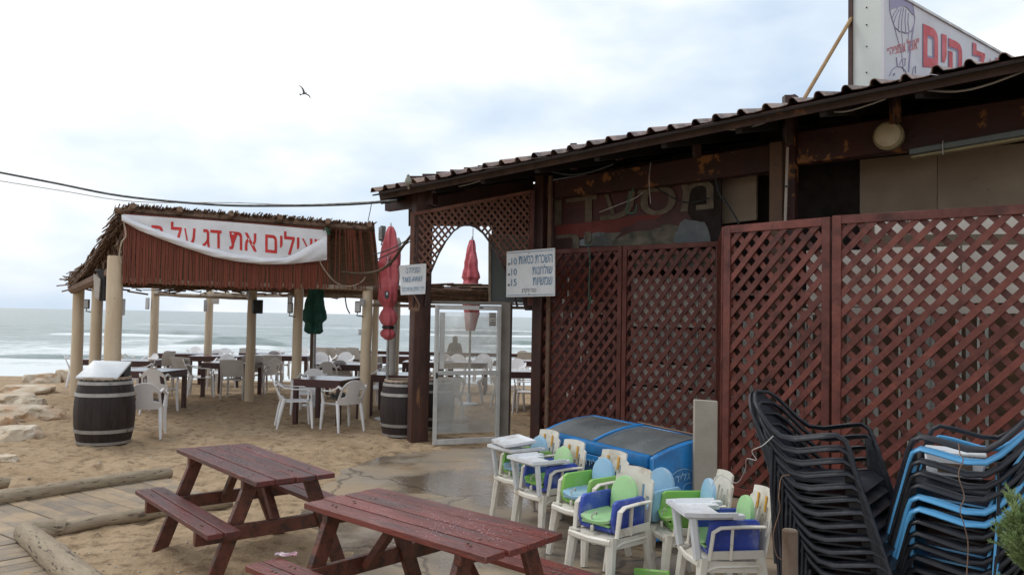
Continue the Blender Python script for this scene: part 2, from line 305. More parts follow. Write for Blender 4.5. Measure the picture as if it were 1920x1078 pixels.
def text_mesh(body, th=.002, bold=0.0):
    if 'ד' in body:                     # the font's own dalet fills badly: draw it as a square cornered shape
        vs, fs = text_mesh(body.replace('ד', 'ר'), th, bold); b = bold
        for i, ch in enumerate(body):
            if ch != 'ד': continue
            X = text_mesh(body[:i+1].replace('ד', 'ר'), th, bold)[0][:, 0].max()-b
            hit = {k for k, p in enumerate(vs) if X-.46-b-.005 < p[0] < X+b+.005}
            fs = [f for f in fs if not all(k in hit for k in f)]
            keep = sorted({k for f in fs for k in f}); mp_ = {k: q for q, k in enumerate(keep)}
            vs = vs[keep] if keep else np.zeros((0, 3)); fs = [tuple(mp_[k] for k in f) for f in fs]; n = len(vs)
            P = [(X-.45-b, .51-b), (X-.14-b, .51-b), (X-.05+b, .51-b), (X+.03+b, .51-b), (X+.03+b, .59+b), (X-.45-b, .59+b), (X-.14-b, -b), (X-.05+b, -b)]
            vs = np.vstack([vs, np.array([(x, y, 0) for x, y in P])]); fs += [(n, n+1, n+2, n+3, n+4, n+5), (n+6, n+7, n+2, n+1)]
        return vs, fs
    c = bpy.data.curves.new('lettering', 'FONT'); c.body = body; c.offset = bold; c.extrude = 0; c.resolution_u = 3
    o = bpy.data.objects.new('lettering', c); COL.objects.link(o); bpy.context.view_layer.update()
    dg = bpy.context.evaluated_depsgraph_get(); me = bpy.data.meshes.new_from_object(o.evaluated_get(dg))
    vs = np.array([v.co[:] for v in me.vertices]); fs = [tuple(p.vertices) for p in me.polygons]
    bpy.data.objects.remove(o); bpy.data.meshes.remove(me); return vs, fs
def letters(name, body, o, ux, uy, nrm, m, parent, bold=0.0, warp=None, off=.003, cut=None, split=False):
    """fit the string to the box o, o+ux, o+uy; lettering is flat print lying proud of its board"""
    vs, fs = text_mesh(body, bold=bold)
    lo = vs.min(0); hi = vs.max(0); T = []
    for p in vs:
        a = (p[0]-lo[0])/(hi[0]-lo[0]); b = (p[1]-lo[1])/(hi[1]-lo[1])
        T.append((a, b))
    mb = MB()
    if cut:
        bm = bmesh.new(); bv = [bm.verts.new((a, b, 0)) for a, b in T]
        for f in fs:
            try: bm.faces.new([bv[i] for i in f])
            except ValueError: pass
        for k in range(1, 60): bmesh.ops.bisect_plane(bm, geom=bm.verts[:]+bm.edges[:]+bm.faces[:], plane_co=(k/60, 0, 0), plane_no=(1, 0, 0))
        for k in range(1, 16): bmesh.ops.bisect_plane(bm, geom=bm.verts[:]+bm.edges[:]+bm.faces[:], plane_co=(0, k/16, 0), plane_no=(0, 1, 0))
        bad = [f for f in bm.faces if cut(*f.calc_center_median()[:2])]
        bmesh.ops.delete(bm, geom=bad, context='FACES'); bm.verts.index_update()
        T = [(v.co.x, v.co.y) for v in bm.verts]; fs = [tuple(v.index for v in f.verts) for f in bm.faces]; bm.free()
    for a, b in T:
        p = warp(a, b) if warp else V(o)+V(ux)*a+V(uy)*b
        mb.v.append(p+V(nrm)*off)
    mb.f = fs
    if not split:
        ob = mb.build(name, m, parent, world=True, smooth=False); ob['kind'] = 'stuff'; return ob
    par = list(range(len(T)))
    def fd_(i):
        while par[i] != i: par[i] = par[par[i]]; i = par[i]
        return i
    for f in fs:
        for i in f[1:]: par[fd_(i)] = fd_(f[0])
    comp = {}
    for f in fs: comp.setdefault(fd_(f[0]), []).append(f)
    boxes = sorted([[min(T[i][0] for f in F for i in f), max(T[i][0] for f in F for i in f), F] for F in comp.values()], key=lambda q: q[0])
    out = []
    for q in boxes:
        if out and q[0] < out[-1][1]-.35*(q[1]-q[0]): out[-1][1] = max(out[-1][1], q[1]); out[-1][2] = out[-1][2]+q[2]
        else: out.append(q)
    for q in out:
        ids = sorted({i for f in q[2] for i in f}); mp_ = {i: k for k, i in enumerate(ids)}
        b2 = MB(); b2.v = [mb.v[i] for i in ids]; b2.f = [tuple(mp_[i] for i in f) for f in q[2]]; b2.build('letter', m, parent, world=True, smooth=False)

# ================================================================== GROUND, SEA
SEA = -1.3
def zbase(x, y):
    if y < 19: return 0.0
    if y < 46: t = (y-19)/27; return -1.9*t*t*(3-2*t) if t < 1 else -1.9
    return -1.9-(y-46)*.02
def nz(x, y, s, k=0): return noise.noise(V((x*s, y*s, k)))
SLAB = [gp(590, 912), gp(655, 872), gp(720, 852), gp(800, 842), gp(900, 838), gp(965, 828)]
SLABP = [(p.x, p.y) for p in SLAB]+[(.3, 13.1), (9, 6.2), (9, -3), (-.1, -3), (-.25, 3.2), (-.8, 4.6), (-1.3, 6.2), (-2.0, 7.6)]
def inpoly(x, y, P):
    c = False; j = len(P)-1
    for i in range(len(P)):
        if (P[i][1] > y) != (P[j][1] > y) and x < (P[j][0]-P[i][0])*(y-P[i][1])/(P[j][1]-P[i][1])+P[i][0]: c = not c
        j = i
    return c
def edged(x, y, P):
    m = 1e9
    for i in range(len(P)):
        a = P[i]; b = P[(i+1) % len(P)]; dx, dy = b[0]-a[0], b[1]-a[1]
        t = max(0, min(1, ((x-a[0])*dx+(y-a[1])*dy)/(dx*dx+dy*dy+1e-9))); d = math.hypot(x-a[0]-dx*t, y-a[1]-dy*t); m = min(m, d)
    return m
# boardwalk strips (near edge, far edge logs)
LG1a, LG1b = gp(-40, 950), gp(318, 893)
LG2a, LG2b = gp(40, 1012), gp(432, 953)
WALK = [(LG1a.x-6, LG1a.y-.3), (LG1b.x, LG1b.y), (LG2b.x, LG2b.y), (LG2a.x, LG2a.y), (-3.1, 5.2), (-2.6, 4.2), (-7, 3.0), (-12, 6)]
PR = random.Random(11); FEET = {}
for _ in range(2600):
    fx, fy, fa = PR.uniform(-9, 1.5), PR.uniform(4, 19), PR.uniform(0, 6.28)
    FEET.setdefault((int(fx//.5), int(fy//.5)), []).append((fx, fy, math.cos(fa), math.sin(fa), PR.uniform(.006, .020)))
MOUNDS = []
def foot(x, y):
    z = 0
    for mx_, my_, mr_ in MOUNDS:
        d2 = ((x-mx_)**2+(y-my_)**2)/mr_**2
        if d2 < 6: z += .05*math.exp(-d2)
    i, j = int(x//.5), int(y//.5)
    for a in (i-1, i, i+1):
        for b in (j-1, j, j+1):
            for fx, fy, c, s_, d in FEET.get((a, b), ()):
                u = ((x-fx)*c+(y-fy)*s_)/.15; v = (-(x-fx)*s_+(y-fy)*c)/.075; r = u*u+v*v
                if r < 5: z += -d*math.exp(-r*1.3)+d*.45*math.exp(-(math.sqrt(r)-1.5)**2*5)
    return z
def zsand(x, y):
    z = zbase(x, y)
    z += .022*nz(x, y, .55)+.016*nz(x, y, 1.9, 3)+.012*nz(x, y, 4.6, 7)+.006*nz(x, y, 11, 5)
    z += .022*abs(nz(x, y, 2.8, 9))*(1 if y < 20 else .5)-.022*max(0, nz(x, y, 5.2, 21)-.12)+.02*max(0, nz(x, y, 3.3, 31)-.2)
    if 3.5 < y < 20 and x < 2: z += foot(x, y)*(1 if not inpoly(x, y, WALK) else .2)
    if y < 14:
        if inpoly(x, y, SLABP):
            e = edged(x, y, SLABP); z = min(z, .03)-min(.07, e*.16)+.01*nz(x, y, 3, 2)
        if inpoly(x, y, WALK):
            e = edged(x, y, WALK); z = -.012+.03*max(0, nz(x, y, 1.6, 12))-.02*min(1, e*3)
    return z
for q in ((143, 17.2), (178, 15.8), (211, 13.0), (286, 20.0), (468, 16.8), (555, 15.6), (684, 14.2)): p = at(q[0], 700, q[1]); MOUNDS.append((p.x, p.y, .28))
for q in (at(199, 700, 11.24), gp(742, 826)+V((.07, .3, 0))): MOUNDS.append((q.x, q.y, .44))
xs = np.concatenate([-np.geomspace(400, 11.6, 30), np.arange(-11.5, 3.0, .048), np.geomspace(3.1, 400, 40)])
ys = np.concatenate([-np.geomspace(120, 2, 10)[:-1], [-2, -1, 0, 1, 2], np.concatenate([np.arange(2.6, 12, .048), np.arange(12, 18, .075)]), np.geomspace(18.1, 75, 70)])
XX, YY = np.meshgrid(xs, ys); nx, ny = len(xs), len(ys)
vv = [(x, y, zsand(x, y)) for y in ys for x in xs]
ff = [(j*nx+i, j*nx+i+1, (j+1)*nx+i+1, (j+1)*nx+i) for j in range(ny-1) for i in range(nx-1)]
g = MB(); g.v = [V(p) for p in vv]; g.f = ff
tag(g.build('ground', 'sand', ang=80), kind='structure')
# concrete apron
m = MB(); pts = []
for i in range(len(SLABP)):
    a = V((*SLABP[i], 0)); b = V((*SLABP[(i+1) % len(SLABP)], 0)); n = max(1, int((b-a).length/.25))
    for k in range(n):
        p = a.lerp(b, k/n); pts.append(p+V((nz(p.x, p.y, 1.5, 1)*.14, nz(p.x, p.y, 1.5, 4)*.14, -.004)))
m.prism(pts, (0, 0, -.1)); CONC = m.build('pavement', 'concrete', smooth=False); tag(CONC, kind='structure')
def wetmat():
    t = M['concrete'].node_tree; N = t.nodes.new; L = t.links.new
    b = [n for n in t.nodes if n.type == 'BSDF_PRINCIPLED'][0]
    tc = N('ShaderNodeTexCoord'); n = N('ShaderNodeTexNoise'); n.inputs['Scale'].default_value = .75; n.inputs['Detail'].default_value = 4; L(tc.outputs['Object'], n.inputs['Vector'])
    mr = N('ShaderNodeMapRange'); mr.inputs[1].default_value = .47; mr.inputs[2].default_value = .56; L(n.outputs[0], mr.inputs[0])
    old = b.inputs['Base Color'].links[0].from_socket; mxx = N('ShaderNodeMix'); mxx.data_type = 'RGBA'; mxx.inputs[7].default_value = (.085, .062, .045, 1)
    mm = N('ShaderNodeMath'); mm.operation = 'MULTIPLY'; mm.inputs[1].default_value = .62; L(mr.outputs[0], mm.inputs[0]); L(mm.outputs[0], mxx.inputs[0]); L(old, mxx.inputs[6])
    # cracks
    vo = N('ShaderNodeTexVoronoi'); vo.feature = 'DISTANCE_TO_EDGE'; vo.inputs['Scale'].default_value = .55
    nn = N('ShaderNodeTexNoise'); nn.inputs['Scale'].default_value = 3; L(tc.outputs['Object'], nn.inputs['Vector'])
    ad = N('ShaderNodeVectorMath'); ad.operation = 'MULTIPLY_ADD'; ad.inputs[1].default_value = (.25, .25, .25); L(nn.outputs['Color'], ad.inputs[0]); L(tc.outputs['Object'], ad.inputs[2]); L(ad.outputs[0], vo.inputs['Vector'])
    cr = N('ShaderNodeMapRange'); cr.inputs[1].default_value = .004; cr.inputs[2].default_value = .010; cr.inputs[3].default_value = .55; cr.inputs[4].default_value = 0; L(vo.outputs['Distance'], cr.inputs[0])
    mx2 = N('ShaderNodeMix'); mx2.data_type = 'RGBA'; mx2.inputs[7].default_value = (.035, .025, .018, 1); L(cr.outputs[0], mx2.inputs[0]); L(mxx.outputs[2], mx2.inputs[6])
    L(mx2.outputs[2], b.inputs['Base Color'])
    ro = b.inputs['Roughness'].links[0].from_socket; mr2 = N('ShaderNodeMix'); mr2.data_type = 'FLOAT'; mr2.inputs[3].default_value = .07; L(mr.outputs[0], mr2.inputs[0]); L(ro, mr2.inputs[2]); L(mr2.outputs[0], b.inputs['Roughness'])
wetmat()
# sea
def seamat():
    m = bpy.data.materials.new('sea water'); m.use_nodes = True; t = m.node_tree; N = t.nodes.new; L = t.links.new; b = t.nodes['Principled BSDF']
    tc = N('ShaderNodeTexCoord'); at_ = N('ShaderNodeAttribute'); at_.attribute_name = 'foam'
    mp = N('ShaderNodeMapping'); mp.inputs['Scale'].default_value = (.26, .66, 1); L(tc.outputs['Object'], mp.inputs[0])
    n = N('ShaderNodeTexNoise'); n.inputs['Scale'].default_value = 1.9; n.inputs['Detail'].default_value = 10; n.inputs['Roughness'].default_value = .72; n.inputs['Distortion'].default_value = .6; L(mp.outputs[0], n.inputs['Vector'])
    ad = N('ShaderNodeMath'); L(n.outputs[0], ad.inputs[0]); L(at_.outputs['Fac'], ad.inputs[1])
    mr = N('ShaderNodeMapRange'); mr.inputs[1].default_value = .90; mr.inputs[2].default_value = 1.13; L(ad.outputs[0], mr.inputs[0])
    n2 = N('ShaderNodeTexNoise'); n2.inputs['Scale'].default_value = .9; n2.inputs['Detail'].default_value = 6; L(mp.outputs[0], n2.inputs['Vector'])
    c = N('ShaderNodeMix'); c.data_type = 'RGBA'; c.inputs[6].default_value = (.15, .21, .20, 1); c.inputs[7].default_value = (.29, .345, .35, 1)
    m0 = N('ShaderNodeMapRange'); m0.inputs[1].default_value = .4; m0.inputs[2].default_value = .62; L(n2.outputs[0], m0.inputs[0]); L(m0.outputs[0], c.inputs[0])
    f = N('ShaderNodeMix'); f.data_type = 'RGBA'; f.inputs[7].default_value = (.74, .78, .78, 1); L(mr.outputs[0], f.inputs[0]); L(c.outputs[2], f.inputs[6]); L(f.outputs[2], b.inputs['Base Color'])
    rr = N('ShaderNodeMapRange'); rr.inputs[3].default_value = .28; rr.inputs[4].default_value = .9; L(mr.outputs[0], rr.inputs[0]); L(rr.outputs[0], b.inputs['Roughness'])
    mp2 = N('ShaderNodeMapping'); mp2.inputs['Scale'].default_value = (.35, 1.1, 1); L(tc.outputs['Object'], mp2.inputs[0])
    n3 = N('ShaderNodeTexNoise'); n3.inputs['Scale'].default_value = 1.0; n3.inputs['Detail'].default_value = 8; n3.inputs['Roughness'].default_value = .65; L(mp2.outputs[0], n3.inputs['Vector'])
    bp = N('ShaderNodeBump'); bp.inputs['Distance'].default_value = .35; bp.inputs['Strength'].default_value = .8; L(n3.outputs[0], bp.inputs['Height']); L(bp.outputs[0], b.inputs['Normal'])
    b.inputs['Specular IOR Level'].default_value = .32
    return m
M['sea'] = seamat()
ys = np.concatenate([np.geomspace(34, 160, 330), np.geomspace(161, 9000, 70)])
us = np.linspace(-1.0, 1.0, 300)
CRESTS = [(77, -34, -19, .60, 1.6), (108, -62, -36, .45, 2.2), (92, -5, 12, .35, 2), (62, -16, 3, .22, 1.2), (140, -20, 40, .5, 3), (52, -36, -20, .2, 1.0), (190, -90, 10, .5, 4)]
def seaz(x, y):
    z = SEA; foam = 0
    A = .10 if y > 60 else .04+.06*max(0, (y-40)/20)
    if y < 400: z += A*math.sin(y*.62+2.2*nz(x, y, .03)+x*.03)*(.5+nz(x, y, .05, 3))+.05*nz(x, y, .5, 2)
    for cy, x0, x1, h, wd in CRESTS:
        yc = cy+1.2*nz(x, cy, .08, 5)
        if abs(y-yc) < wd*4:
            a = max(0, min(1, (x-x0)/6))*max(0, min(1, (x1-x)/6)); a = a*a*(3-2*a)
            d = (y-yc)/wd; pr = math.exp(-(d*d)*(3.0 if d < 0 else .5)); z += h*a*pr*1.35
            if -4.5 < d < -.95: foam += .42*a
            if -.9 < d < .9: foam -= .45*a
    if y < 112: foam += (.36*max(0, min(1, (112-y)/34))+.10*max(0, min(1, (60-y)/14)))*(1+.55*nz(x, y, .07, 4))
    elif y < 170: foam += .10*(170-y)/70
    foam += .14*nz(x, y, .035, 8)
    return z, foam
g = MB(); fo = []
for y in ys:
    for u in us:
        x = u*(y*.95+8)-.08*y; z, f = seaz(x, y); g.v.append(V((x, y, z))); fo.append(.18+f)
nx = len(us); g.f = [(j*nx+i, j*nx+i+1, (j+1)*nx+i+1, (j+1)*nx+i) for j in range(len(ys)-1) for i in range(nx-1)]
sea = g.build('sea', 'sea', ang=80); tag(sea, kind='structure')
a_ = sea.data.attributes.new('foam', 'FLOAT', 'POINT'); a_.data.foreach_set('value', fo)
# pebbles, shells, crumbs of shell
m = MB()
for i in range(2600):
    d = random.uniform(4, 17) if random.random() < .8 else random.uniform(4, 9); x = random.uniform(-.72*d-.5, .35*d if d > 9 else -.1)
    if inpoly(x, d, SLABP) and random.random() < .75: continue
    z = zsand(x, d); r = random.uniform(.004, .013) if random.random() < .97 else random.uniform(.015, .03)
    c = V((x, d, z+r*.2)); vs = [c+V((random.uniform(.6, 1.2)*r*a, random.uniform(.6, 1.2)*r*b, random.uniform(.4, .8)*r*cc)) for a, b, cc in ((1, 0, 0), (-1, 0, 0), (0, 1, 0), (0, -1, 0), (0, 0, 1), (0, 0, -1))]
    m.add(vs, [(0, 2, 4), (2, 1, 4), (1, 3, 4), (3, 0, 4), (2, 0, 5), (1, 2, 5), (3, 1, 5), (0, 3, 5)])
tag(m.build('gravel', 'pebble', smooth=False), 'scattered small pebbles and shell bits on the brown sand', 'gravel', kind='stuff')

# boardwalk -------------------------------------------------------
u = (LG1b-LG1a).normalized(); v = V((-u.y, u.x, 0)); A0 = LG2a-u*3.5; n_ = int(((LG2b-LG2a).length+3.9)/.165)
wd = (LG1a-A0).dot(v)
pr = None
bw = thing('boardwalk', 'long sand dusted boardwalk of cross boards between two logs', 'boardwalk', LG2a)
for i in range(n_):
    c = A0+u*(i*.165+.08)+v*(wd/2)
    m = MB().box(c+V((0, 0, -.012+random.uniform(-.004, .006))), (.158, wd+.1, .03), Matrix((u, v, V((0, 0, 1)))).transposed() @ Matrix.Rotation(random.uniform(-.006, .006), 3, 'Z'))
    m.build('plank', 'deck', bw, world=True, bevel=.004)
u2 = (gp(140, 1090)-gp(40, 1020)).normalized(); v2 = V((-u2.y, u2.x, 0))
bw2 = thing('boardwalk', 'near boardwalk corner with boards running under the thick split log', 'boardwalk', gp(20, 1060))
S0 = gp(40, 1020)-u2*.1
for i in range(16):
    c = S0+u2*(i*.15)-v2*(.95)
    MB().box(c+V((0, 0, -.004+random.uniform(-.003, .005))), (.142, 1.85, .03), Matrix((u2, v2, V((0, 0, 1)))).transposed()).build('plank', 'deck', bw2, world=True, bevel=.004)
def log(name, a, b, r0, r1, label, cat='log', n=14, flat=1.0):
    m = MB(); k = 14; P = []; 
    for i in range(k+1):
        t = i/k; P.append(V(a).lerp(V(b), t)+V((0, 0, .02*nz(t*3, r0*10, 1, 2))))
    rr = [(r0+(r1-r0)*i/k)*(1+.07*nz(i, r0*50, .6, 4)) for i in range(k+1)]
    m.tube(P, rr, n, r2=[x*flat for x in rr])
    for q, p in enumerate(m.v): m.v[q] = p+V((0, 0, nz(p.x*3, p.y*3, 2, p.z*9)*.012))
    d = (V(b)-V(a)); Q = d.to_track_quat('X', 'Z'); m.v = [Q.inverted() @ (p-V(a)) for p in m.v]
    o = m.build(name, 'log', ang=60); o.location = V(a); o.rotation_euler = Q.to_euler(); return tag(o, label, cat)
log('log', LG1a-u*3+V((0, 0, .07)), LG1b+V((0, 0, .04)), .10, .07, 'long weathered log edging the far side of the boardwalk, knot hole near its end')
log('log', LG2a+V((.1, 0, .06)), gp(430, 950)+V((0, 0, .05)), .05, .075, 'thin weathered log edging the near side of the boardwalk, running under the bench')
log('log', gp(46, 1012)+V((0, 0, .07)), gp(175, 1125)+V((0, 0, .05)), .085, .115, 'thick cracked grey log at the bottom left corner')
log('log_stub', gp(62, 1008)+V((0, 0, .06)), gp(120, 1003)+V((0, 0, .06)), .085, .075, 'short rounded log stub lying on the join of the boardwalk logs', 'log')
log('log_stub', gp(-20, 918)+V((0, 0, .05)), gp(16, 914)+V((0, 0, .05)), .07, .06, 'grey sawn log end at the left edge above the boardwalk', 'log')
# rocks
def rock(px, py, w_, h_, d_, label, seed, m='rock'):
    c = gp(px, py); bm = bmesh.new(); bmesh.ops.create_icosphere(bm, subdivisions=4, radius=1)
    for q in bm.verts:
        p = q.co.copy(); k = 1+.35*noise.noise(p*1.1+V((seed, 0, 0)))+.18*noise.noise(p*2.7+V((0, seed, 0)))+.05*noise.noise(p*7)
        p = p*k; p.z = max(-.5, min(.62+.1*noise.noise(p*2), p.z)); q.co = V((p.x*w_/2, p.y*d_/2, p.z*h_))
    me = bpy.data.meshes.new('rock'); bm.to_mesh(me); bm.free(); me.materials.append(M[m])
    me.polygons.foreach_set('use_smooth', [True]*len(me.polygons)); me.set_sharp_from_angle(angle=math.radians(28))
    o = bpy.data.objects.new('rock', me); COL.objects.link(o); o.location = (c.x, c.y, zbase(c.x, c.y)+h_*.15); o.rotation_euler = (0, 0, seed)
    tag(o, label, 'rock', 'limestone rocks along the beach')
rock(78, 716, .95, .3, .6, 'orange brown rock behind the flat grey slab, nearest the surf', 1)
rock(135, 712, .8, .42, .7, 'tall tan rock just left of the leftmost pergola post', 2)
rock(52, 738, 1.25, .24, .9, 'flat grey slab rock in the middle of the rock pile', 3)
rock(70, 762, .4, .2, .3, 'small pointed grey stone between two flat slabs', .4)
rock(30, 752, 1.2, .2, .7, 'low pale slab at the left edge behind the large cream slab', 5.3)
rock(38, 782, 1.55, .24, .9, 'large flat cream slab with an orange broken edge', 6)
rock(8, 804, .45, .25, .5, 'reddish stone at the left edge below the cream slab', 7)
rock(32, 823, .72, .22, .6, 'rounded cream rock with white crest, lowest of the pile', 8.2)
rock(12, 864, .3, .09, .2, 'small half buried brown stone at the left edge', 9)
rock(118, 706, .5, .25, .4, 'rust coloured rock lying between the orange and the tan rock', 10)

# ================================================================== PICNIC TABLES
def picnic(cx, cy, u, v, ptop, label, Ln=1.62, wt=.60, bo=0):
    rz = math.atan2(u[1], u[0]); t = thing('picnic_table', label, 'picnic table', (cx, cy, 0), rz, 'red painted picnic tables')
    nb = 4; pw = wt/nb
    for i in range(nb):
        y = -wt/2+pw*(i+.5); e1 = random.uniform(-.012, .012); e2 = random.uniform(-.012, .012)
        MB().box(((e1+e2)/2, y, .74+random.uniform(-.003, .003)), (Ln+e1-e2, pw-.012, .035), Matrix.Rotation(random.uniform(-.0045, .0045), 3, 'Z') @ Matrix.Rotation(random.uniform(-.012, .012), 3, 'X')).build('tabletop_plank', ptop, t, bevel=.0035, seg=1, edge='pedge')
    for sd_ in (-1, 1):
        for k in (0, 1):
            y = sd_*(.385+.115*k+.055+bo)
            MB().box((random.uniform(-.01, .01), y, .44), (Ln+.02, .104, .035)).build('bench_plank', ptop, t, bevel=.0035, seg=1, edge='pedge')
    m = MB()
    for x in (-.585, -.54, .54, .585):
        for y, z in [(-wt/2+pw*(i+.5)+random.uniform(-.03, .03), .7585) for i in range(nb)]+[(q*(.44+.115*k+bo), .4585) for q in (-1, 1) for k in (0, 1)]:
            m.lathe([(.0085, 0), (.0085, .003), (.005, .005)], 8, c=(x+random.uniform(-.006, .006), y, z))
    tag(m.build('bolt_heads', 'rust', t), kind='stuff')
    for x in (-.56, .56):
        for sg in (-1, 1):
            xo = x+sg*.024
            a = V((xo, sg*.49, -.02)); b = V((xo, -sg*.02-sg*.18+sg*.36, .72))
            b = V((xo, sg*.2, .72))
            MB().beam(a, b, .045, .10, up=(0, -b.z, (b.y-a.y))).build('leg', 'picnicleg', t, bevel=.004)
        MB().beam((x, -.6-bo, .375), (x, .6+bo, .375), .045, .10).build('crossbar', 'picnicleg', t, bevel=.004)
        MB().beam((x, -.285, .695), (x, .285, .695), .05, .06).build('top_batten', 'picnicleg', t, bevel=.004)
        s = 1 if x < 0 else -1
        MB().beam((x+s*.04, 0, .36), (x+s*.34, 0, .71), .06, .05).build('brace', 'picnicleg', t, bevel=.004)
    return t
def pt(p): return (p.x, p.y)
T1 = [gp(333, 842, .757), gp(480, 905, .757), gp(622, 885, .757), gp(465, 830, .757)]
c1 = sum(T1, V())/4; u1 = (T1[1]-T1[0]).normalized()
ptab1 = picnic(c1.x, c1.y, u1, None, 'picnic2', 'dull red picnic table further left with a small umbrella slot in its top', Ln=(T1[1]-T1[0]).length, wt=.60)
MB().box((.12, .02, .759), (.09, .018, .003)).build('umbrella_slot', 'slot', ptab1)
T2 = [gp(570, 940, .757), gp(915, 1042, .757), gp(1060, 997, .757), gp(705, 918, .757)]
c2 = sum(T2, V())/4; u2_ = (T2[1]-T2[0]).normalized()
ptab2 = picnic(c2.x, c2.y, u2_, None, 'picnic', 'brighter red picnic table in the foreground with crumbs on its wet top', Ln=(T2[1]-T2[0]).length, wt=.60, bo=.055)
m = MB()
for i in range(150):
    p = V((random.gauss(.3, .2), random.gauss(0, .12), .7605)); p.y = max(-.27, min(.27, p.y)); p.x = max(-.7, min(.7, p.x)); r = random.uniform(.001, .0035)
    m.box(p, (r*2, r, r), Matrix.Rotation(random.random()*6, 3, 'Z'))
tag(m.build('crumbs', 'paper', ptab2, smooth=False), kind='stuff')
wp = gp(536, 1043, .46); m = MB()
m.sheet(lambda a, b: wp+V(((a-.5)*.12, (b-.5)*.05+.01*math.sin(a*9), .012+.014*nz(a*4, b*4, 1, 3)+.01*math.sin(b*7))), 14, 7, .002)
tag(m.build('wrapper', 'paper', at=wp, ang=20), 'crumpled pink and white wrapper left on the front bench', 'wrapper')

# ================================================================== BARRELS
def barrel(loc, hgt, label, lid=False, band='hoop'):
    t = thing('barrel', label, 'barrel', loc, random.random(), 'old wooden barrels')
    R0, R1 = .315*hgt/.95, .385*hgt/.95
    rad = lambda z: R0+(R1-R0)*(1-((z/hgt)*2-1)**2)
    ns = 22
    for k in range(ns):
        a0 = 2*PI*k/ns+.0025; a1 = 2*PI*(k+1)/ns-.0025
        if lid and (k % ns) < 0: continue
        q = MB(); Z = [hgt*i/9 for i in range(10)]
        vs = []
        for z in Z:
            for a, rr in ((a0, 0), ((a0+a1)/2, .002), (a1, 0), (a1, -.025), (a0, -.025)):
                r = rad(z)+rr; vs.append((r*math.cos(a), r*math.sin(a), z))
        fs = [(i*5+j, i*5+(j+1) % 5, (i+1)*5+(j+1) % 5, (i+1)*5+j) for i in range(9) for j in range(5)]+[(4, 3, 2, 1, 0), tuple(45+j for j in range(5))]
        q.add(vs, fs); q.build('stave', 'stave', t)
    for z0, z1 in ((.90, .945), (.735, .785), (.22, .27), (.055, .095)):
        pr = [(rad(z0*hgt)+.001, z0*hgt), (rad(z0*hgt)+.010, z0*hgt), (rad(z1*hgt)+.010, z1*hgt), (rad(z1*hgt)+.001, z1*hgt)]
        MB().lathe(pr+[pr[0]], 44, caps=False).build('hoop', 'hoop', t)
    MB().lathe([(rad(hgt*.95)+.001, hgt*.948), (rad(hgt)+.009, hgt*.952), (rad(hgt)+.007, hgt+.002), (rad(hgt)-.03, hgt+.002), (rad(hgt)-.03, hgt-.03)], 40, caps=False).build('rim', 'rawwood', t)
    MB().lathe([(rad(0)+.006, 0), (rad(0)+.008, hgt*.045)], 40).build('foot_band', 'rawwood', t)
    MB().lathe([(.001, hgt-.025), (R0-.02, hgt-.025), (R0-.02, hgt-.04)], 30).build('barrel_head', 'picnicleg', t)
    return t
B1 = at(199, 700, 11.24); B1.y -= .34; b1 = barrel((B1.x, B1.y+.34, 0), .965, 'black banded barrel with a slanting white menu board on top')
m = MB(); hc = .965
a = V((-.30, -.26, hc+.012)); m.prism([a, a+V((.55, 0, 0)), a+V((.62, .30, .20)), a+V((.10, .32, .21))], (0, .006, -.03))
o = m.build('menu_board', 'signwhite', at=V((0, 0, 0)), bevel=.005); o.location = (B1.x, B1.y+.34, 0); o.rotation_euler = (0, 0, .1)
tag(o, 'slanting blank white board propped on the left barrel', 'board')
m = MB(); m.box((B1.x+.2, B1.y+.44, hc+.07), (.10, .22, .14)); tag(m.build('support_block', 'black', at=V((B1.x+.2, B1.y+.44, hc)), bevel=.01), 'black block propping up the white board on the left barrel', 'block')
B2 = gp(742, 826); barrel((B2.x+.07, B2.y+.30, 0), .90, 'dark barrel with peeling bands standing behind the entrance post')
B3 = gp(785, 820); barrel((B3.x+.14, B3.y+.9, 0), .86, 'darker barrel half hidden right behind the entrance post')

# ================================================================== PERGOLA
PG = thing('pergola', 'reed screened beach pergola on cream painted posts with a thatched roof', 'pergola', gp(460, 760))
def post(px, pt_, d, wpx, name='post', m='post', zb=-.1, lean=0, parent=None, pxt=None):
    b = at(px, 700, d); b.z = zb; tp = at(pxt or px+(6 if not lean else lean), pt_, d); r = wpx*d/1500/2
    k = 9; P = [b.lerp(tp, i/k)+V((.012*nz(i, px, .5), 0, 0)) for i in range(k+1)]
    q = MB().tube(P, [r*(1.06-.10*i/k)*(1+.03*nz(i, px, .9, 2)) for i in range(k+1)], 14)
    return q.build(name, m, parent or PG, world=True, ang=60)
post(143, 515, 17.2, 20); post(178, 508, 15.8, 20); post(211, 480, 13.0, 29)
post(286, 535, 20.0, 15); post(388, 545, 21.4, 14); post(468, 545, 16.8, 17); post(555, 540, 15.6, 18); post(684, 545, 14.2, 20)
post(700, 560, 17.5, 12)
Lf = at(232, 460, 13.0); Rf = at(701, 470, 14.2); zf1 = at(232, 388, 13.0).z; zf0 = at(232, 532, 13).z
Lb = at(139, 500, 17.2); Rb = at(700, 550, 19.5); Rb.x += 1.2; Rb2 = at(688, 553, 20.5)
zb_ = at(388, 545, 21).z+.05
Lb3 = V((Lb.x, Lb.y, 2.62)); Rb3 = V((Rb2.x+.4, Rb2.y, 2.60))
Lf3 = V((Lf.x, Lf.y, zf1)); Rf3 = V((Rf.x, Rf.y, at(700, 424, 14.2).z))
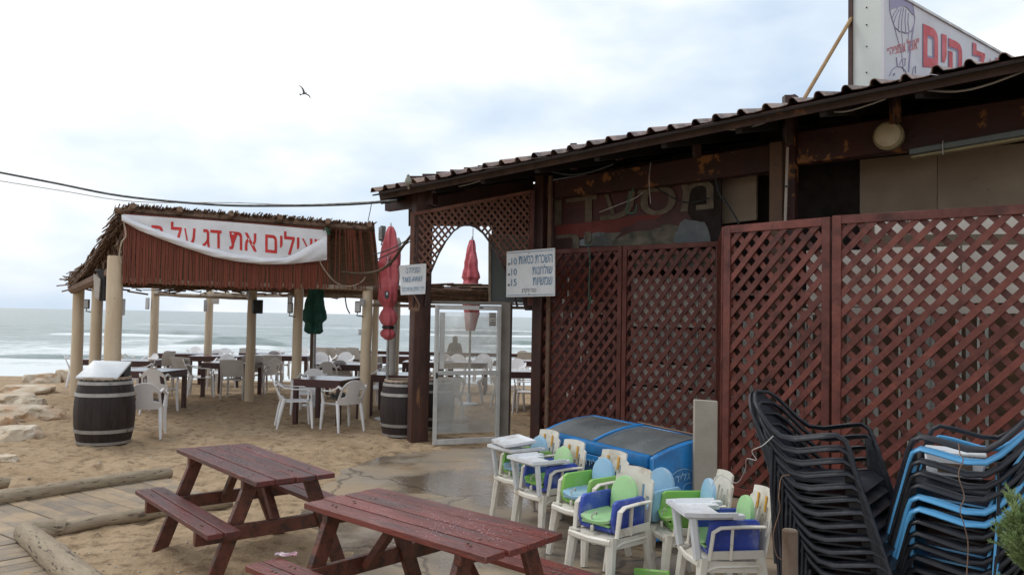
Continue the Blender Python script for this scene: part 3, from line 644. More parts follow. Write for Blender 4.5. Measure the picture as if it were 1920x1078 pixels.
# beams
def pole(a, b, r, m='thatch', name='roof_pole', parent=None, n=8):
    k = 8; return MB().tube([V(a).lerp(V(b), i/k)+V((0, 0, .02*nz(i, r*99, .7))) for i in range(k+1)], r, n).build(name, m, parent or PG, world=True)
dn = V((0, 0, -.06))
pole(Lf3+dn+V((-.15, -.03, 0)), Rf3+dn, .05); pole(V((*Lf3.xy, zf0+.06)), V((*Rf3.xy, zf0+.03)), .045, 'rawwood')
pole(Lb3+V((-.1, 0, -.15)), Rb3+V((0, 0, -.15)), .08); pole(Lb3+V((0, 0, -.3)), Lf3.lerp(Lf3, 1)-V((0, 0, 1.0)), .10, 'thatch')
for t in (.02, .2, .4, .6, .8, .98):
    a = Lf3.lerp(Rf3, t); b = Lb3.lerp(Rb3, t); a = a+(a-b).normalized()*.22; MB().tube([a.lerp(b, q/8)+V((0, 0, -.03-.85*(q/8)*(1-q/8))) for q in range(9)], .05, 8).build('roof_pole', 'thatch', PG, world=True)

pole(at(290, 551, 19), at(480, 560, 19), .05, 'rawwood'); pole(at(380, 552, 20.5), at(700, 556, 20.5), .05, 'rawwood'); pole(at(540, 553, 17), at(700, 556, 17), .04, 'rawwood')
# thatch roof: a stuffed sheet plus loose reeds
m = MB()
m.sheet(lambda a, b: Lf3.lerp(Rf3, a).lerp(Lb3.lerp(Rb3, a), b)+V((0, 0, .03+.04*nz(a*20, b*8, 1, 2)-.80*b*(1-b))), 60, 16, .07)
m.build('thatch_bed', 'thatch', PG, world=True)
m = MB()
def straw(a, b, r):
    a = V(a); b = V(b); x = (b-a).normalized(); y = x.cross(V((.1, .3, 1))).normalized()*r; z = x.cross(y)
    m.add([a+y, a-y*.5+z, a-y*.5-z, b+y, b-y*.5+z, b-y*.5-z], [(0, 1, 4, 3), (1, 2, 5, 4), (2, 0, 3, 5), (0, 2, 1), (3, 4, 5)])
bdir = (Lb3-Lf3).normalized()
for i in range(420):
    t = random.random(); a = Lf3.lerp(Rf3, t); a = a-bdir*random.uniform(0, .14)+V((random.uniform(-.03, .03), 0, random.uniform(0, .05)))
    straw(a, a+bdir*random.uniform(.4, .9)+V((random.uniform(-.05, .12), 0, random.uniform(-.16, -.05))), random.uniform(.006, .014))
for i in range(900):
    t = random.random()*.9; a = Lf3.lerp(Lb3, t)+V((random.uniform(-.10, .15), random.uniform(-.1, .1), random.uniform(-.14, .06)-.95*t*(1-t)))
    straw(a, a+bdir*random.uniform(.25, .6)+V((random.uniform(-.12, .08), 0, random.uniform(-.10, .0))), random.uniform(.006, .016))
for i in range(260):
    a = Lb3+V((random.uniform(-.10, .5), random.uniform(-.3, .3), random.uniform(-.2, .1))); straw(a, a+V((random.uniform(.1, .5), random.uniform(-.3, .3), random.uniform(-.12, .1))), random.uniform(.008, .02))
for i in range(350):
    t = random.random(); a = Lb3.lerp(Rb3, t)+V((0, random.uniform(-.2, .2), random.uniform(-.3, .05))); straw(a, a+V((random.uniform(-.5, .5), 0, random.uniform(-.07, .07))), random.uniform(.008, .02))
for i in range(420):
    tt_ = random.uniform(.05, .6); a = Lf3.lerp(Lb3, tt_)+V((random.uniform(0, .35), 0, random.uniform(-.75*(1-tt_), -.1))); straw(a, a+V((random.uniform(-.05, .2), random.uniform(-.1, .3), random.uniform(-.25, .05))), random.uniform(.008, .02))
tag(m.build('loose_thatch', 'thatch', PG, world=True, smooth=False), kind='stuff')
# reed screen: single reeds (a few hundred thin sticks side by side)
fd = (Rf3-Lf3); fl = fd.length; fu = fd.normalized(); fnn = V((fu.y, -fu.x, 0))
NR = 190
for i in range(NR):
    t = (i+.5)/NR; p = Lf3.lerp(Rf3, t); gap = t > .76 and p is not None
    if t > .79 and random.random() < .52: continue
    zt = p.z-.10; zbm = zf0+(at(701, 545, 14.2).z-zf0)*t+random.uniform(-.03, .02)
    zbm += .06*math.sin(t*9)*.3
    if random.random() < .02: zbm += random.uniform(.05, .3)
    w_ = fl/NR*(1.12 if t < .8 else .72); sk = random.uniform(-.02, .02) if t < .8 else random.uniform(-.06, .03)
    a = V((p.x, p.y, zt))+fnn*(.07+random.uniform(-.008, .008)); b = V((p.x, p.y, zbm))+fnn*(.06+random.uniform(-.012, .012))+fu*sk
    if t > .76: b += fu*(t-.76)*.7
    MB().tube([a, a.lerp(b, .5)+fnn*random.uniform(-.004, .006), b], w_/2, 5).build('reed', 'reed', PG, world=True)
for zz in (.93,):
    MB().tube([V((*Lf3.xy, 0)).lerp(V((*Rf3.xy, 0)), k/10)+fnn*.088+V((0, 0, zf0+(zf1-zf0)*zz-.12*zz*k/10)) for k in range(11)], .006, 5).build('tie_wire', 'darkin', PG, world=True)
# banner
def bp_(px, py, off): r = ray(px, py); P = Lf+fnn*off; n = fnn; t = (P-V((0, 0, H))).dot(n)/r.dot(n); return V((0, 0, H))+r*t
def interp(x, T):
    for (a, b), (c, d) in zip(T, T[1:]):
        if x <= c: return b+(d-b)*(x-a)/(c-a)
    return T[-1][1]
BTOP = [(228, 402), (300, 407), (400, 414), (500, 422), (613, 432)]
BBOT = [(228, 412), (260, 430), (300, 446), (350, 464), (400, 480), (440, 488), (490, 494), (540, 494), (613, 486)]
BAN = thing('banner', 'white cloth banner with red lettering sagging across the red reed screen', 'banner', bp_(420, 440, .12))
m = MB()
def bsurf(a, b, off=.13):
    px = 228+(613-228)*a; y0 = interp(px, BTOP); y1 = interp(px, BBOT); py = y0+(y1-y0)*b
    return bp_(px, py, off+.018*math.sin(a*17+b*3)*b+.012*nz(a*6, b*3, 1, 4))
m.sheet(bsurf, 60, 12, .003); m.build('cloth', 'cloth', BAN, world=True, ang=50)
FOLD = [(228, 404), (262, 420), (300, 434), (350, 452), (400, 468), (450, 479), (500, 485), (535, 485), (560, 473), (590, 456), (613, 443)]
m = MB()
def roll(a, b):
    px = 228+(613-228)*a; y0 = interp(px, FOLD)-1; y1 = interp(px, BBOT)+1.5; py = y0+(y1-y0)*b
    return bp_(px, py, .135+.055*math.sin(b*PI)**.7+.012*math.sin(a*40+b*9)*b)
m.sheet(roll, 60, 8, .003); m.build('folded_hem', 'cloth', BAN, world=True, ang=50)
def lwarp(a, b):
    px = 284+(612-284)*a; y0 = interp(px, BTOP); y1 = interp(px, BBOT); yt = y0+7+a*2; py = yt+44*(1-b); bb_ = (py-y0)/(y1-y0); aa = (px-228)/385
    return bp_(px, py, .13+.018*math.sin(aa*17+bb_*3)*bb_+.012*nz(aa*6, bb_*3, 1, 4)+.009)
def lcut(a, b):
    px = 284+(612-284)*a; y0 = interp(px, BTOP); yt = y0+7+a*2; return yt+44*(1-b) > interp(px, FOLD)+1
letters('lettering', 'ה לע גד תא םיליצמ', None, None, None, fnn, 'redprint', BAN, bold=.010, warp=lwarp, off=0, cut=lcut, split=True)
def cable(name, pts, r, m, label, parent=None, n=5, group=None):
    P = [V(p) for p in pts]; Q = []
    for i in range(len(P)-1):
        p0 = P[max(i-1, 0)]; p1 = P[i]; p2 = P[i+1]; p3 = P[min(i+2, len(P)-1)]
        for k in range(6):
            t = k/6; Q.append(.5*((2*p1)+(-p0+p2)*t+(2*p0-5*p1+4*p2-p3)*t*t+(-p0+3*p1-3*p2+p3)*t**3))
    Q.append(P[-1]); o = MB().tube(Q, r, n)
    if parent is not None: return o.build(name, m, parent, world=True)
    return tag(o.build(name, m, at=P[0]), label, 'cable', group)
cable('rope', [bp_(598, 486, .13), bp_(608, 505, .13), bp_(630, 530, .14), bp_(655, 537, .14), bp_(676, 530, .12), bp_(685, 520, .1)], .012, 'rawwood', '', BAN)
cable('rope', [bp_(229, 402, .13), bp_(236, 440, .14), bp_(228, 455, .13), bp_(224, 480, .12), bp_(228, 495, .1)], .013, 'rawwood', '', BAN)
cable('tie', [bp_(606, 432, .14), bp_(612, 428, .2), bp_(618, 440, .16), bp_(612, 433, .18), bp_(620, 430, .15)], .01, 'gcable', '', BAN)
# things fixed to the pergola posts
def fixbox(name, px0, py0, px1, py1, d, dep, m, label, cat, faces=None, bev=.01, yaw=.15):
    a = at(px0, py0, d); b = at(px1, py1, d); c = (a+b)/2
    t = thing(name, label, cat, c, yaw); MB().box((0, 0, 0), (abs(b.x-a.x), dep, abs(a.z-b.z))).build('housing', m, t, bevel=bev)
    wx, hz = abs(b.x-a.x), abs(a.z-b.z)
    MB().box((0, -dep/2-.004, 0), (wx*.78, .01, hz*.82)).build('front_cover', faces or m, t, bevel=.004)
    return t
fixbox('loudspeaker', 474, 562, 491, 588, 16.7, .18, 'black', 'small black loudspeaker on the third post right of the banner middle', 'loudspeaker', yaw=.5)
t = thing('loudspeaker', 'large grey and black wedge loudspeaker hung beside the thick left post', 'loudspeaker', at(187, 540, 13.8))
P = [at(175, 513, 13.8), at(188, 523, 13.8), at(185, 563, 13.8), at(176, 556, 13.8)]; MB().prism(P, (0, .04, 0)).build('grille', 'taupe', t, world=True, bevel=.005)
P = [at(176, 505, 13.85), at(197, 505, 13.85), at(197, 564, 13.85), at(185, 564, 13.85), at(188, 523, 13.85)]; MB().prism(P, (0, .3, 0)).build('housing', 'black', t, world=True, bevel=.01)
for a in [(224, 560, 233, 591, 13.2, .07, 'signwhite', 'white switch box on the right side of the thick left post'),
          (274, 558, 279, 580, 19.9, .1, 'signwhite', 'pale round edged box on the left side of the second back post'),
          (291, 535, 299, 554, 19.8, .1, 'taupe', 'brown box high on the back post behind the banner'),
          (398, 553, 410, 570, 21.2, .1, 'taupe', 'brown junction box beside the farthest back post'),
          (383, 562, 388, 584, 21.1, .08, 'metal', 'slim grey box on the farthest back post'),
          (540, 553, 548, 573, 15.5, .08, 'metal', 'grey meter box left of the post behind the green umbrella'),
          (675, 560, 684, 574, 14.0, .06, 'metal', 'grey box near the top of the front right post'),
          (672, 617, 677, 628, 14.0, .05, 'signwhite', 'little white socket low on the front right post'),
          (463, 546, 469, 562, 16.6, .06, 'metal', 'grey bracket box above the black loudspeaker'),
          (706, 560, 714, 574, 17.3, .06, 'taupe', 'small box on the thin post behind the tied red umbrella')]:
    fixbox('junction_box', *a[:6], a[6], a[7], 'box', bev=.006)
def flood(px, py, d, label):
    t = thing('flood_light', label, 'flood light', at(px, py, d)); MB().box((0, 0, .09), (.10, .06, .20)).build('lamp_head', 'alud', t, bevel=.01)
    MB().tube([(0, 0, 0), (-.02, 0, -.06), (.1, 0, -.08)], .012, 5).build('bracket', 'black', t)
    MB().box((0, -.035, .09), (.075, .01, .16)).build('lens', 'metal', t)
flood(163, 578, 16.9, 'little flood light on an arm between the two left posts'); flood(544, 586, 15.4, 'tiny flood light low on the post left of the green umbrella')
flood(671, 585, 14.0, 'tiny flood light beside the front right pergola post')
t = thing('flood_light', 'dark flood light mounted at the top of the tied red umbrella', 'flood light', at(717, 440, 14.6)); MB().box((0, 0, .02), (.10, .10, .28), Matrix.Rotation(.1, 3, 'Y')).build('lamp_head', 'lampgrey', t, bevel=.012)
MB().tube([(0, 0, -.12), (-.02, 0, -.18), (.1, 0, -.19)], .016, 5).build('bracket', 'black', t); MB().box((-.03, -.06, .02), (.06, .02, .22)).build('lens', 'metal', t)
# ------- yard posts + thatch beam behind the entrance
def yardpost(px, d, wpx, top, pxt, label, m='post'):
    b = at(px, 700, d); b.z = -.1; tp = at(pxt, top, d); r = wpx*d/1500/2
    q = MB().tube([b.lerp(tp, i/8) for i in range(8)]+[tp-V((0, 0, .08)), tp], [r]*8+[r*.9, r*.4], 12); tag(q.build('wooden_post', m, at=V((b.x, b.y, 0))), label, 'post')
yardpost(738, 16.5, 16, 556, 744, 'leaning cream post behind the tied red umbrella')
yardpost(731, 15.2, 15, 446, 746, 'grey round topped post rising behind the tied red umbrella', 'taupe')
yardpost(586, 17, 11, 600, 588, 'brown stump post beside the green umbrella pole', 'dull')
t = thing('thatch_beam', 'long bundled thatch beam running behind the entrance arch', 'beam', at(840, 550, 15.5))
m = MB(); a = at(690, 548, 15.0); b = at(1010, 552, 15.8)
for i in range(260):
    tt = random.random(); an = random.random()*6.28; rr = random.uniform(.06, .17); p = a.lerp(b, tt)+V((0, math.cos(an)*rr, math.sin(an)*rr)); ln = random.uniform(.4, 1.1)
    straw(p, p+(b-a).normalized()*ln+V((0, 0, random.uniform(-.04, .04))), random.uniform(.012, .026))
tag(m.build('thatch_bundle', 'thatch', t, world=True, smooth=False), kind='stuff')
MB().tube([a, b], .13, 10).build('core_pole', 'dull', t, world=True); MB().tube([a+V((0, 0, -.24)), b+V((0, 0, -.27))], .03, 7).build('rail', 'rawwood', t, world=True)

# ================================================================== CLOSED UMBRELLAS
def umbrella(px, d, ytop, ybot, rmax, m, label, ties, ypole=720, pm='metal', flop=False, seed=0, lumpy=False, shape=None):
    b = at(px, 700, d); b.z = 0; zt = at(px, ytop, d).z; zb = at(px, ybot, d).z; hh = zt-zb
    t = thing('closed_umbrella', label, 'umbrella', b, 0, 'closed beach umbrellas')
    MB().tube([(0, 0, -.1), (0, 0, zt+.02)], .024, 10).build('pole', pm, t)
    prof = []
    n = 60
    for i in range(n+1):
        q = i/n; r = rmax*(.18+1.1*q**.6)*(1 if q < .8 else 1-(q-.8)*1.6)
        for tz in ties: r *= 1-(.42 if not lumpy else .62)*math.exp(-((q-tz)/.03)**2)
        if shape:
            for (qa, ra), (qb, rb) in zip(shape, shape[1:]):
                if qa <= q <= qb: r = rmax*(ra+(rb-ra)*(q-qa)/(qb-qa+1e-9)); break
        prof.append((r, zt-hh*q))
    def fn(r, z, a):
        f = 1+.11*math.cos(a*7+seed+z*1.2)+.16*math.cos(a*3-z*2+seed)+.34*nz(math.cos(a)*1.4, math.sin(a)*1.4+z*3.2, 1.2, seed)+.10*nz(a*2, z*9, 1, seed+4)
        return r*f
    MB().lathe(prof[::-1], 56, fn=fn).build('canopy', m, t, ang=70)
    for tz in ties[:1]:
        z = zt-hh*tz; MB().lathe([(rmax*.5, z-.03), (rmax*.62, z-.02), (rmax*.62, z+.02), (rmax*.5, z+.03)], 14, caps=False).build('tie_strap', 'black' if not flop else m, t)
    MB().lathe([(.001, zt+.08), (.018, zt+.06), (.03, zt-.02)][::-1], 10).build('finial', 'signwhite', t)
    MB().lathe([(.22, 0), (.22, .04), (.06, .07), (.04, .25)], 18).build('base', 'signwhite', t)
    return t
U1 = umbrella(726, 14.5, 425, 637, .185, 'pink', 'tied red umbrella in front of the grey post, knotted low with black cloth', [.89, .75], seed=1, lumpy=True, shape=[(0, .22), (.04, .42), (.16, .68), (.34, .98), (.36, .86), (.5, .92), (.66, .78), (.70, .5), (.725, .42), (.76, .72), (.81, .85), (.855, .74), (.885, .36), (.90, .40), (.93, .66), (.965, .66), (1, .25)])
z = at(724, 626, 14.5).z
MB().box((0, -.12, at(724, 495, 14.5).z), (.10, .012, .16), Matrix.Rotation(.3, 3, 'Y')).build('printed_patch', 'greyprint', U1)
MB().beam((-.05, -.19, at(724, 500, 14.5).z), (.03, -.19, at(724, 478, 14.5).z), .006, .022, up=(0, -1, 0)).build('printed_letter', 'signwhite', U1)
MB().beam((-.02, -.19, at(724, 478, 14.5).z), (.0, -.19, at(724, 500, 14.5).z), .006, .022, up=(0, -1, 0)).build('printed_letter', 'signwhite', U1)
MB().box((-.01, -.2, at(724, 553, 14.5).z), (.07, .012, .13)).build('printed_patch', 'greyprint', U1); MB().box((-.005, -.208, at(724, 551, 14.5).z), (.03, .008, .05)).build('printed_letter', 'signwhite', U1)
U2 = umbrella(880, 17.2, 450, 620, .20, 'pink', 'long folded red umbrella standing behind the glass door', [.42, .90], seed=3, shape=[(0, .2), (.08, .42), (.3, .78), (.42, .98), (.44, .74), (.5, .86), (.66, .9), (.8, .74), (1, .4)])
U3 = umbrella(588, 16.4, 532, 626, .25, 'green', 'dark green folded umbrella hanging under the pergola edge', [.55], seed=5, pm='metal', shape=[(0, .5), (.3, .62), (.5, .68), (.56, .8), (.72, .95), (.78, .7), (.95, .66), (1, .4)])

# ================================================================== WHITE CHAIRS AND TABLES
def armchair(mt, name='armchair', slots=True, label='', group='', hb=.84):
    t = thing(name, label, 'chair', (0, 0, 0), 0, group)
    MB().sheet(lambda a, b: (.25-.46*b, (a-.5)*(.46-.06*b), .435-.02*math.sin(b*PI)*math.sin(a*PI)-.05*max(0, .12-b)/.12+.01), 8, 10, .012).build('seat', mt, t, ang=60)
    def bk(a, b):
        u = a*2-1; w_ = .235-.02*b; top = hb-.13*abs(u)**2.6; z = .44+(top-.44)*b
        return (-.20-.15*b-.045*(1-u*u)+.01, u*w_, z)
    sk = (lambda a, b: (.08 < a < .24 or .76 < a < .92) and .30 < b < .72) if slots else None
    MB().sheet(bk, 12, 12, .012, skip=sk).build('backrest', mt, t, ang=60)
    for s in (-1, 1):
        MB().tube([(.235, s*.235, .44), (.25, s*.25, .2), (.262, s*.262, 0)], [.034, .026, .017], 8, r2=[.03, .024, .017]).build('leg', mt, t)
        MB().tube([(-.19, s*.205, .50), (-.24, s*.215, .3), (-.30, s*.23, 0)], [.028, .028, .017], 8, r2=[.03, .03, .017]).build('leg', mt, t)
        MB().tube([(-.335, s*.215, hb-.14), (-.30, s*.245, .74), (-.2, s*.27, .675), (-.02, s*.28, .65), (.16, s*.275, .645), (.225, s*.262, .61), (.24, s*.248, .52), (.235, s*.235, .43)],
                  [.018, .02, .026, .03, .03, .026, .022, .026], 8, r2=[.022, .018, .012, .010, .010, .012, .014, .02]).build('armrest', mt, t)
    return t
def sidechair(mt, label, group):
    t = thing('side_chair', label, 'chair', (0, 0, 0), 0, group)
    MB().sheet(lambda a, b: (.22-.42*b, (a-.5)*.48, .44-.012*math.sin(b*PI)), 4, 6, .02).build('seat', mt, t, ang=60)
    def bk(a, b): u = a*2-1; return (-.2-.10*b-.02*(1-u*u), u*(.24+.012*b), .50+.36*b+.012*(1-abs(u)**4)*b)
    MB().sheet(bk, 8, 8, .014).build('backrest', mt, t, ang=60)
    for s in (-1, 1):
        MB().tube([(.20, s*.215, .44), (.225, s*.235, 0)], [.024, .018], 8).build('leg', mt, t)
        MB().tube([(-.30, s*.235, .85), (-.2, s*.23, .46), (-.235, s*.24, 0)], [.014, .024, .018], 8).build('leg', mt, t)
    return t
CG = 'white plastic chairs at the dark tables'
usedw = {}
def chair(kind, px, py, face, label):
    c = gp(px, py); rz = math.radians(face)
    if kind not in usedw:
        t = armchair({'a': 'white', 'p': 'white'}[kind], label=label, group=CG, slots=(kind == 'a')) if kind in 'ap' else sidechair('taupe', label, CG)
        usedw[kind] = t; t.location = (c.x, c.y, 0); t.rotation_euler = (0, 0, rz); MW[t.name] = Matrix.Translation((c.x, c.y, 0)) @ Matrix.Rotation(rz, 4, 'Z')
        return t
    return dup(usedw[kind], (c.x, c.y, 0), rz, label)
# face: 0 = to the right (+X), 90 = away from the camera
CH = [('p', 330, 714, 80, 'white chair top just left of the second back post'), ('a', 505, 704, 200, 'white armchair far back between the third post and the green umbrella post'),
      ('p', 560, 704, 270, 'white chair far back behind the green umbrella pole'), ('a', 708, 742, 200, 'white armchair hidden right behind the front pergola post'),
      ('a', 778, 762, 120, 'white armchair just left of the entrance post above the barrel'), ('p', 225, 714, 90, 'white chair between the thick post and the second back post'),
      ('a', 616, 746, 95, 'white armchair behind the right half of the nearest dark table'), ('p', 830, 718, 100, 'pale chair right of the entrance post by the sea side'),
      ('s', 478, 736, 95, 'side chair tucked into the right end of the middle left table'), ('p', 415, 730, 270, 'white chair on the far side of the middle left table'),('a', 272, 819, 110, 'white armchair with loops of wire on its seat, beside the left barrel'),
      ('a', 297, 774, 95, 'white armchair with its back to us at the first table right of the left barrel'),
      ('a', 552, 800, 20, 'white armchair left of the nearest dark table, facing it'),
      ('a', 642, 806, 130, 'white armchair with a tangle of wire, right front of the nearest dark table'),
      ('s', 352, 741, 75, 'grey white side chair left of the two table group, back to us'),
      ('a', 376, 744, 25, 'white armchair seen from the side between the two side chairs'),
      ('s', 440, 748, 92, 'grey white side chair squarely backing us at the middle left table'),
      ('a', 493, 737, 150, 'white armchair turned left just right of the middle left table'),
      ('s', 509, 731, 100, 'side chair behind the armchair right of the middle left table'),
      ('a', 578, 777, 270, 'round backed chair behind the nearest dark table'),
      ('p', 647, 741, 80, 'white round backed chair behind the wired armchair, back to us'),
      ('p', 712, 764, 250, 'white chair at the table right of the front pergola post'),
      ('a', 252, 748, 200, 'white armchair leaning behind the table beside the barrel'),
      ('s', 296, 722, 170, 'tilted white side chair left of the back tables'),
      ('p', 262, 728, 240, 'low rounded white chair just behind the slanting white board'),
      ('p', 395, 714, 270, 'pale chair top showing behind the middle left table'),
      ('a', 352, 704, 260, 'white chair at the far left back table'),
      ('s', 455, 711, 265, 'side chair behind the middle left table, leaning'),
      ('a', 425, 708, 300, 'armchair turned sideways behind the middle left table'),
      ('p', 520, 712, 90, 'white chair left of the post with the green umbrella'),
      ('p', 600, 719, 285, 'white rounded chair left on the wide table behind'),
      ('p', 640, 718, 265, 'white rounded chair on the far side of the wide table'),
      ('s', 612, 704, 60, 'leftmost of the tilted side chairs along the seaward rail'),
      ('s', 628, 704, 60, 'second of the tilted side chairs along the seaward rail'),
      ('s', 652, 704, 60, 'third of the tilted side chairs along the seaward rail'),
      ('s', 672, 703, 60, 'fourth side chair along the seaward rail, left of the front post'),
      ('s', 702, 732, 85, 'side chair just right of the front pergola post'),
      ('p', 762, 720, 240, 'white chair behind the red umbrella, left of the entrance post'),
      ('a', 150, 726, 30, 'white chair behind the leftmost post'),
      ('a', 832, 790, 130, 'white chair seen faintly through the lower glass, left'),
      ('a', 880, 756, 180, 'white chair seen through the lower glass, its leg in the middle'),
      ('p', 855, 722, 270, 'white chair seen through the upper glass, left'),
      ('p', 905, 720, 270, 'white chair seen through the upper glass, right'),
      ('p', 960, 736, 250, 'white rounded chair right of the door post, behind the dark table'),
      ('p', 952, 768, 20, 'white chair left of the table leg in the doorway'),
      ('a', 990, 776, 170, 'slatted white chair at the right edge of the doorway'),
      ('s', 985, 714, 90, 'pale chair far back in the doorway'),
      ('p', 975, 704, 100, 'white chair by the far rail in the doorway')]
for c in CH: chair(*c)
# slatted details and wire coils
def coil(px, py, z, r, label, n=9):
    c = gp(px, py); P = []
    for k in range(n):
        rr = r*random.uniform(.75, 1.1); dx, dy, dz = [random.uniform(-.03, .03) for _ in range(3)]
        for j in range(10):
            a = 2*PI*j/10; P.append(V((c.x+dx+rr*math.cos(a)*1.1, c.y+dy+rr*math.sin(a)*.8, z+dz+.03*math.sin(a*2+k))))
    tag(MB().tube(P, .006, 4).build('wire_coil', 'cable', at=V((c.x, c.y, z))), label, 'wire')
coil(272, 819, .52, .2, 'coil of dark wire lying on the chair beside the left barrel'); coil(642, 806, .55, .21, 'tangled dark wire wrapped round the chair at the nearest table', 11)
def dtable(px, py, sx, sy, face, label, hgt=.765, legh=True):
    c = gp(px, py); t = thing('dining_table', label, 'table', (c.x, c.y, 0), math.radians(face), 'dark wooden tables on the sand')
    nb = max(3, int(sy/.14)); pw = sy/nb
    for i in range(nb): MB().box((0, -sy/2+pw*(i+.5), hgt-.012), (sx, pw-.004, .024)).build('tabletop_plank', 'tabletop', t, bevel=.003)
    for s in (-1, 1):
        MB().box((0, s*(sy/2-.02), hgt-.08), (sx-.03, .03, .11)).build('apron', 'tabledark', t)
        MB().box((s*(sx/2-.02), 0, hgt-.0805), (.03, sy-.07, .109)).build('apron', 'tabledark', t)
        for q in (-1, 1): MB().box((s*(sx/2-.045), q*(sy/2-.045), hgt/2-.03), (.075, .075, hgt-.02)).build('leg', 'tabledark', t, bevel=.004)
    return t
D = dtable
D(614, 790, .90, .90, -14, 'nearest dark square table, right of centre under the pergola')
D(282, 768, 1.0, .86, -8, 'dark table right behind the left barrel')
D(434, 742, 1.05, .9, -6, 'dark table between the two grey white side chairs')
D(408, 722, 1.25, .85, 4, 'dark table behind the middle left table')
D(350, 715, 1.4, .85, 2, 'dark table far left near the surf')
D(235, 738, 1.3, .8, 5, 'dark table directly behind the thick left post')
D(182, 734, .55, .8, 4, 'dark table behind the two leftmost posts')
D(490, 712, 1.1, .8, 4, 'dark table at the back behind the third post')
D(530, 719, 1.5, .85, 0, 'dark table behind the post with the green umbrella')
D(652, 744, 1.35, .9, -6, 'wide dark table behind the nearest one, with white chair tops around it')
D(745, 775, .95, .9, -4, 'dark table left of the entrance post above the barrel')
D(738, 718, 1.4, .8, 0, 'dark table behind the red umbrella')
D(802, 736, 1.2, .8, 0, 'dark table right behind the entrance post')
D(868, 736, 1.2, .85, 0, 'dark table seen through the upper door glass')
D(968, 762, .9, .9, 0, 'reddish round legged table in the doorway')
D(985, 730, 1.2, .8, -6, 'dark table further back in the doorway')
rl = thing('seaward_rail', 'low dark timber rail along the seaward edge of the terrace', 'rail', at(800, 680, 25))
for px in range(600, 1010, 34): MB().box(at(px, 690, 25)*V((1, 1, 0)) + V((0, 0, .3)) if False else V((at(px, 690, 25).x, 25, .1)), (.08, .08, 1.2)).build('rail_post', 'tabledark', rl, world=True)
MB().beam(V((at(600, 690, 25).x, 25, .72)), V((at(1015, 690, 25).x, 25, .70)), .12, .10).build('rail_board', 'tabledark', rl, world=True)
MB().beam(V((at(600, 690, 25).x, 24.97, .45)), V((at(1015, 690, 25).x, 24.97, .45)), .04, .16).build('rail_board', 'tabledark', rl, world=True)

# person standing beyond the glass door
def person():
    base = V((at(853, 650, 29).x, 29.0, zbase(0, 29)))
    bm = bmesh.new(); S = {}
    J = {'pel': (0, 0, .95, .16), 'ch': (0, 0, 1.30, .19), 'nk': (0, 0, 1.52, .07), 'hd': (0, -.01, 1.66, .115), 'ht': (0, 0, 1.76, .08),
         'ls': (-.18, 0, 1.44, .075), 'le': (-.25, .02, 1.17, .055), 'lh': (-.16, -.16, 1.05, .045), 'rs': (.18, 0, 1.44, .075), 're': (.25, .02, 1.17, .055), 'rh': (.16, -.16, 1.05, .045),
         'lk': (-.10, -.02, .5, .085), 'la': (-.11, .02, .08, .055), 'lt': (-.12, -.14, .04, .045), 'rk': (.10, -.02, .5, .085), 'ra': (.11, .02, .08, .055), 'rt': (.12, -.14, .04, .045)}
    for k, j in J.items(): S[k] = bm.verts.new(j[:3])
    for a, b in (('pel', 'ch'), ('ch', 'nk'), ('nk', 'hd'), ('hd', 'ht'), ('ch', 'ls'), ('ls', 'le'), ('le', 'lh'), ('ch', 'rs'), ('rs', 're'), ('re', 'rh'), ('pel', 'lk'), ('lk', 'la'), ('la', 'lt'), ('pel', 'rk'), ('rk', 'ra'), ('ra', 'rt')): bm.edges.new((S[a], S[b]))
    me = bpy.data.meshes.new('body'); keys = list(J); bm.verts.index_update(); bm.to_mesh(me); bm.free()
    me.materials.append(M['jacket'])
    t = thing('person', 'person in a dark hooded jacket standing on the beach, seen through the door glass', 'person', base, 2.9)
    o = bpy.data.objects.new('body', me); COL.objects.link(o); o.parent = t
    md = o.modifiers.new('skin', 'SKIN'); 
    for i, k in enumerate(keys): me.skin_vertices[0].data[i].radius = (J[k][3],)*2
    me.skin_vertices[0].data[0].use_root = True
    o.modifiers.new('sub', 'SUBSURF').levels = 2; o.modifiers['sub'].render_levels = 2
    MB().lathe([(.02, 1.55), (.07, 1.58), (.09, 1.66), (.07, 1.74), (.02, 1.77)], 12, c=(0, -.045, 0)).build('face', 'skin', t)
if True: 
    try: person()
    except Exception as ex: print('person', ex)

# ================================================================== RESTAURANT BUILDING
BL = thing('restaurant_building', 'long wooden beach restaurant with peeling dark beams and a corrugated roof', 'building', fs(3, 0, 0))
EL = V((-2.14, 12.05, 3.74)); ER = V((4.56, 7.13, 4.33)); eu = (ER-EL); ELN = eu.length; eu.normalize()
einl = V((.592, .806, 0)).normalized(); al = math.radians(13); edir = einl*math.cos(al)+V((0, 0, math.sin(al)))
eup = eu.cross(edir).normalized(); eup = eup if eup.z > 0 else -eup
NRIB = 44; pit = .272
prof = [(0, 0), (.010, .0), (.020, .034), (.034, .054), (.056, .060), (.080, .052), (.10, .022), (.118, .0), (.2, -.006), (pit, 0)]
rng = random.Random(3)
RF = MB().prism([EL+eu*.15+edir*.05-eup*.03, EL+eu*(NRIB*pit)+edir*.05-eup*.03, EL+eu*(NRIB*pit)+edir*6.45-eup*.03, EL+eu*.15+edir*6.45-eup*.03], -eup*.008).build('roof', 'soffit', BL, world=True)
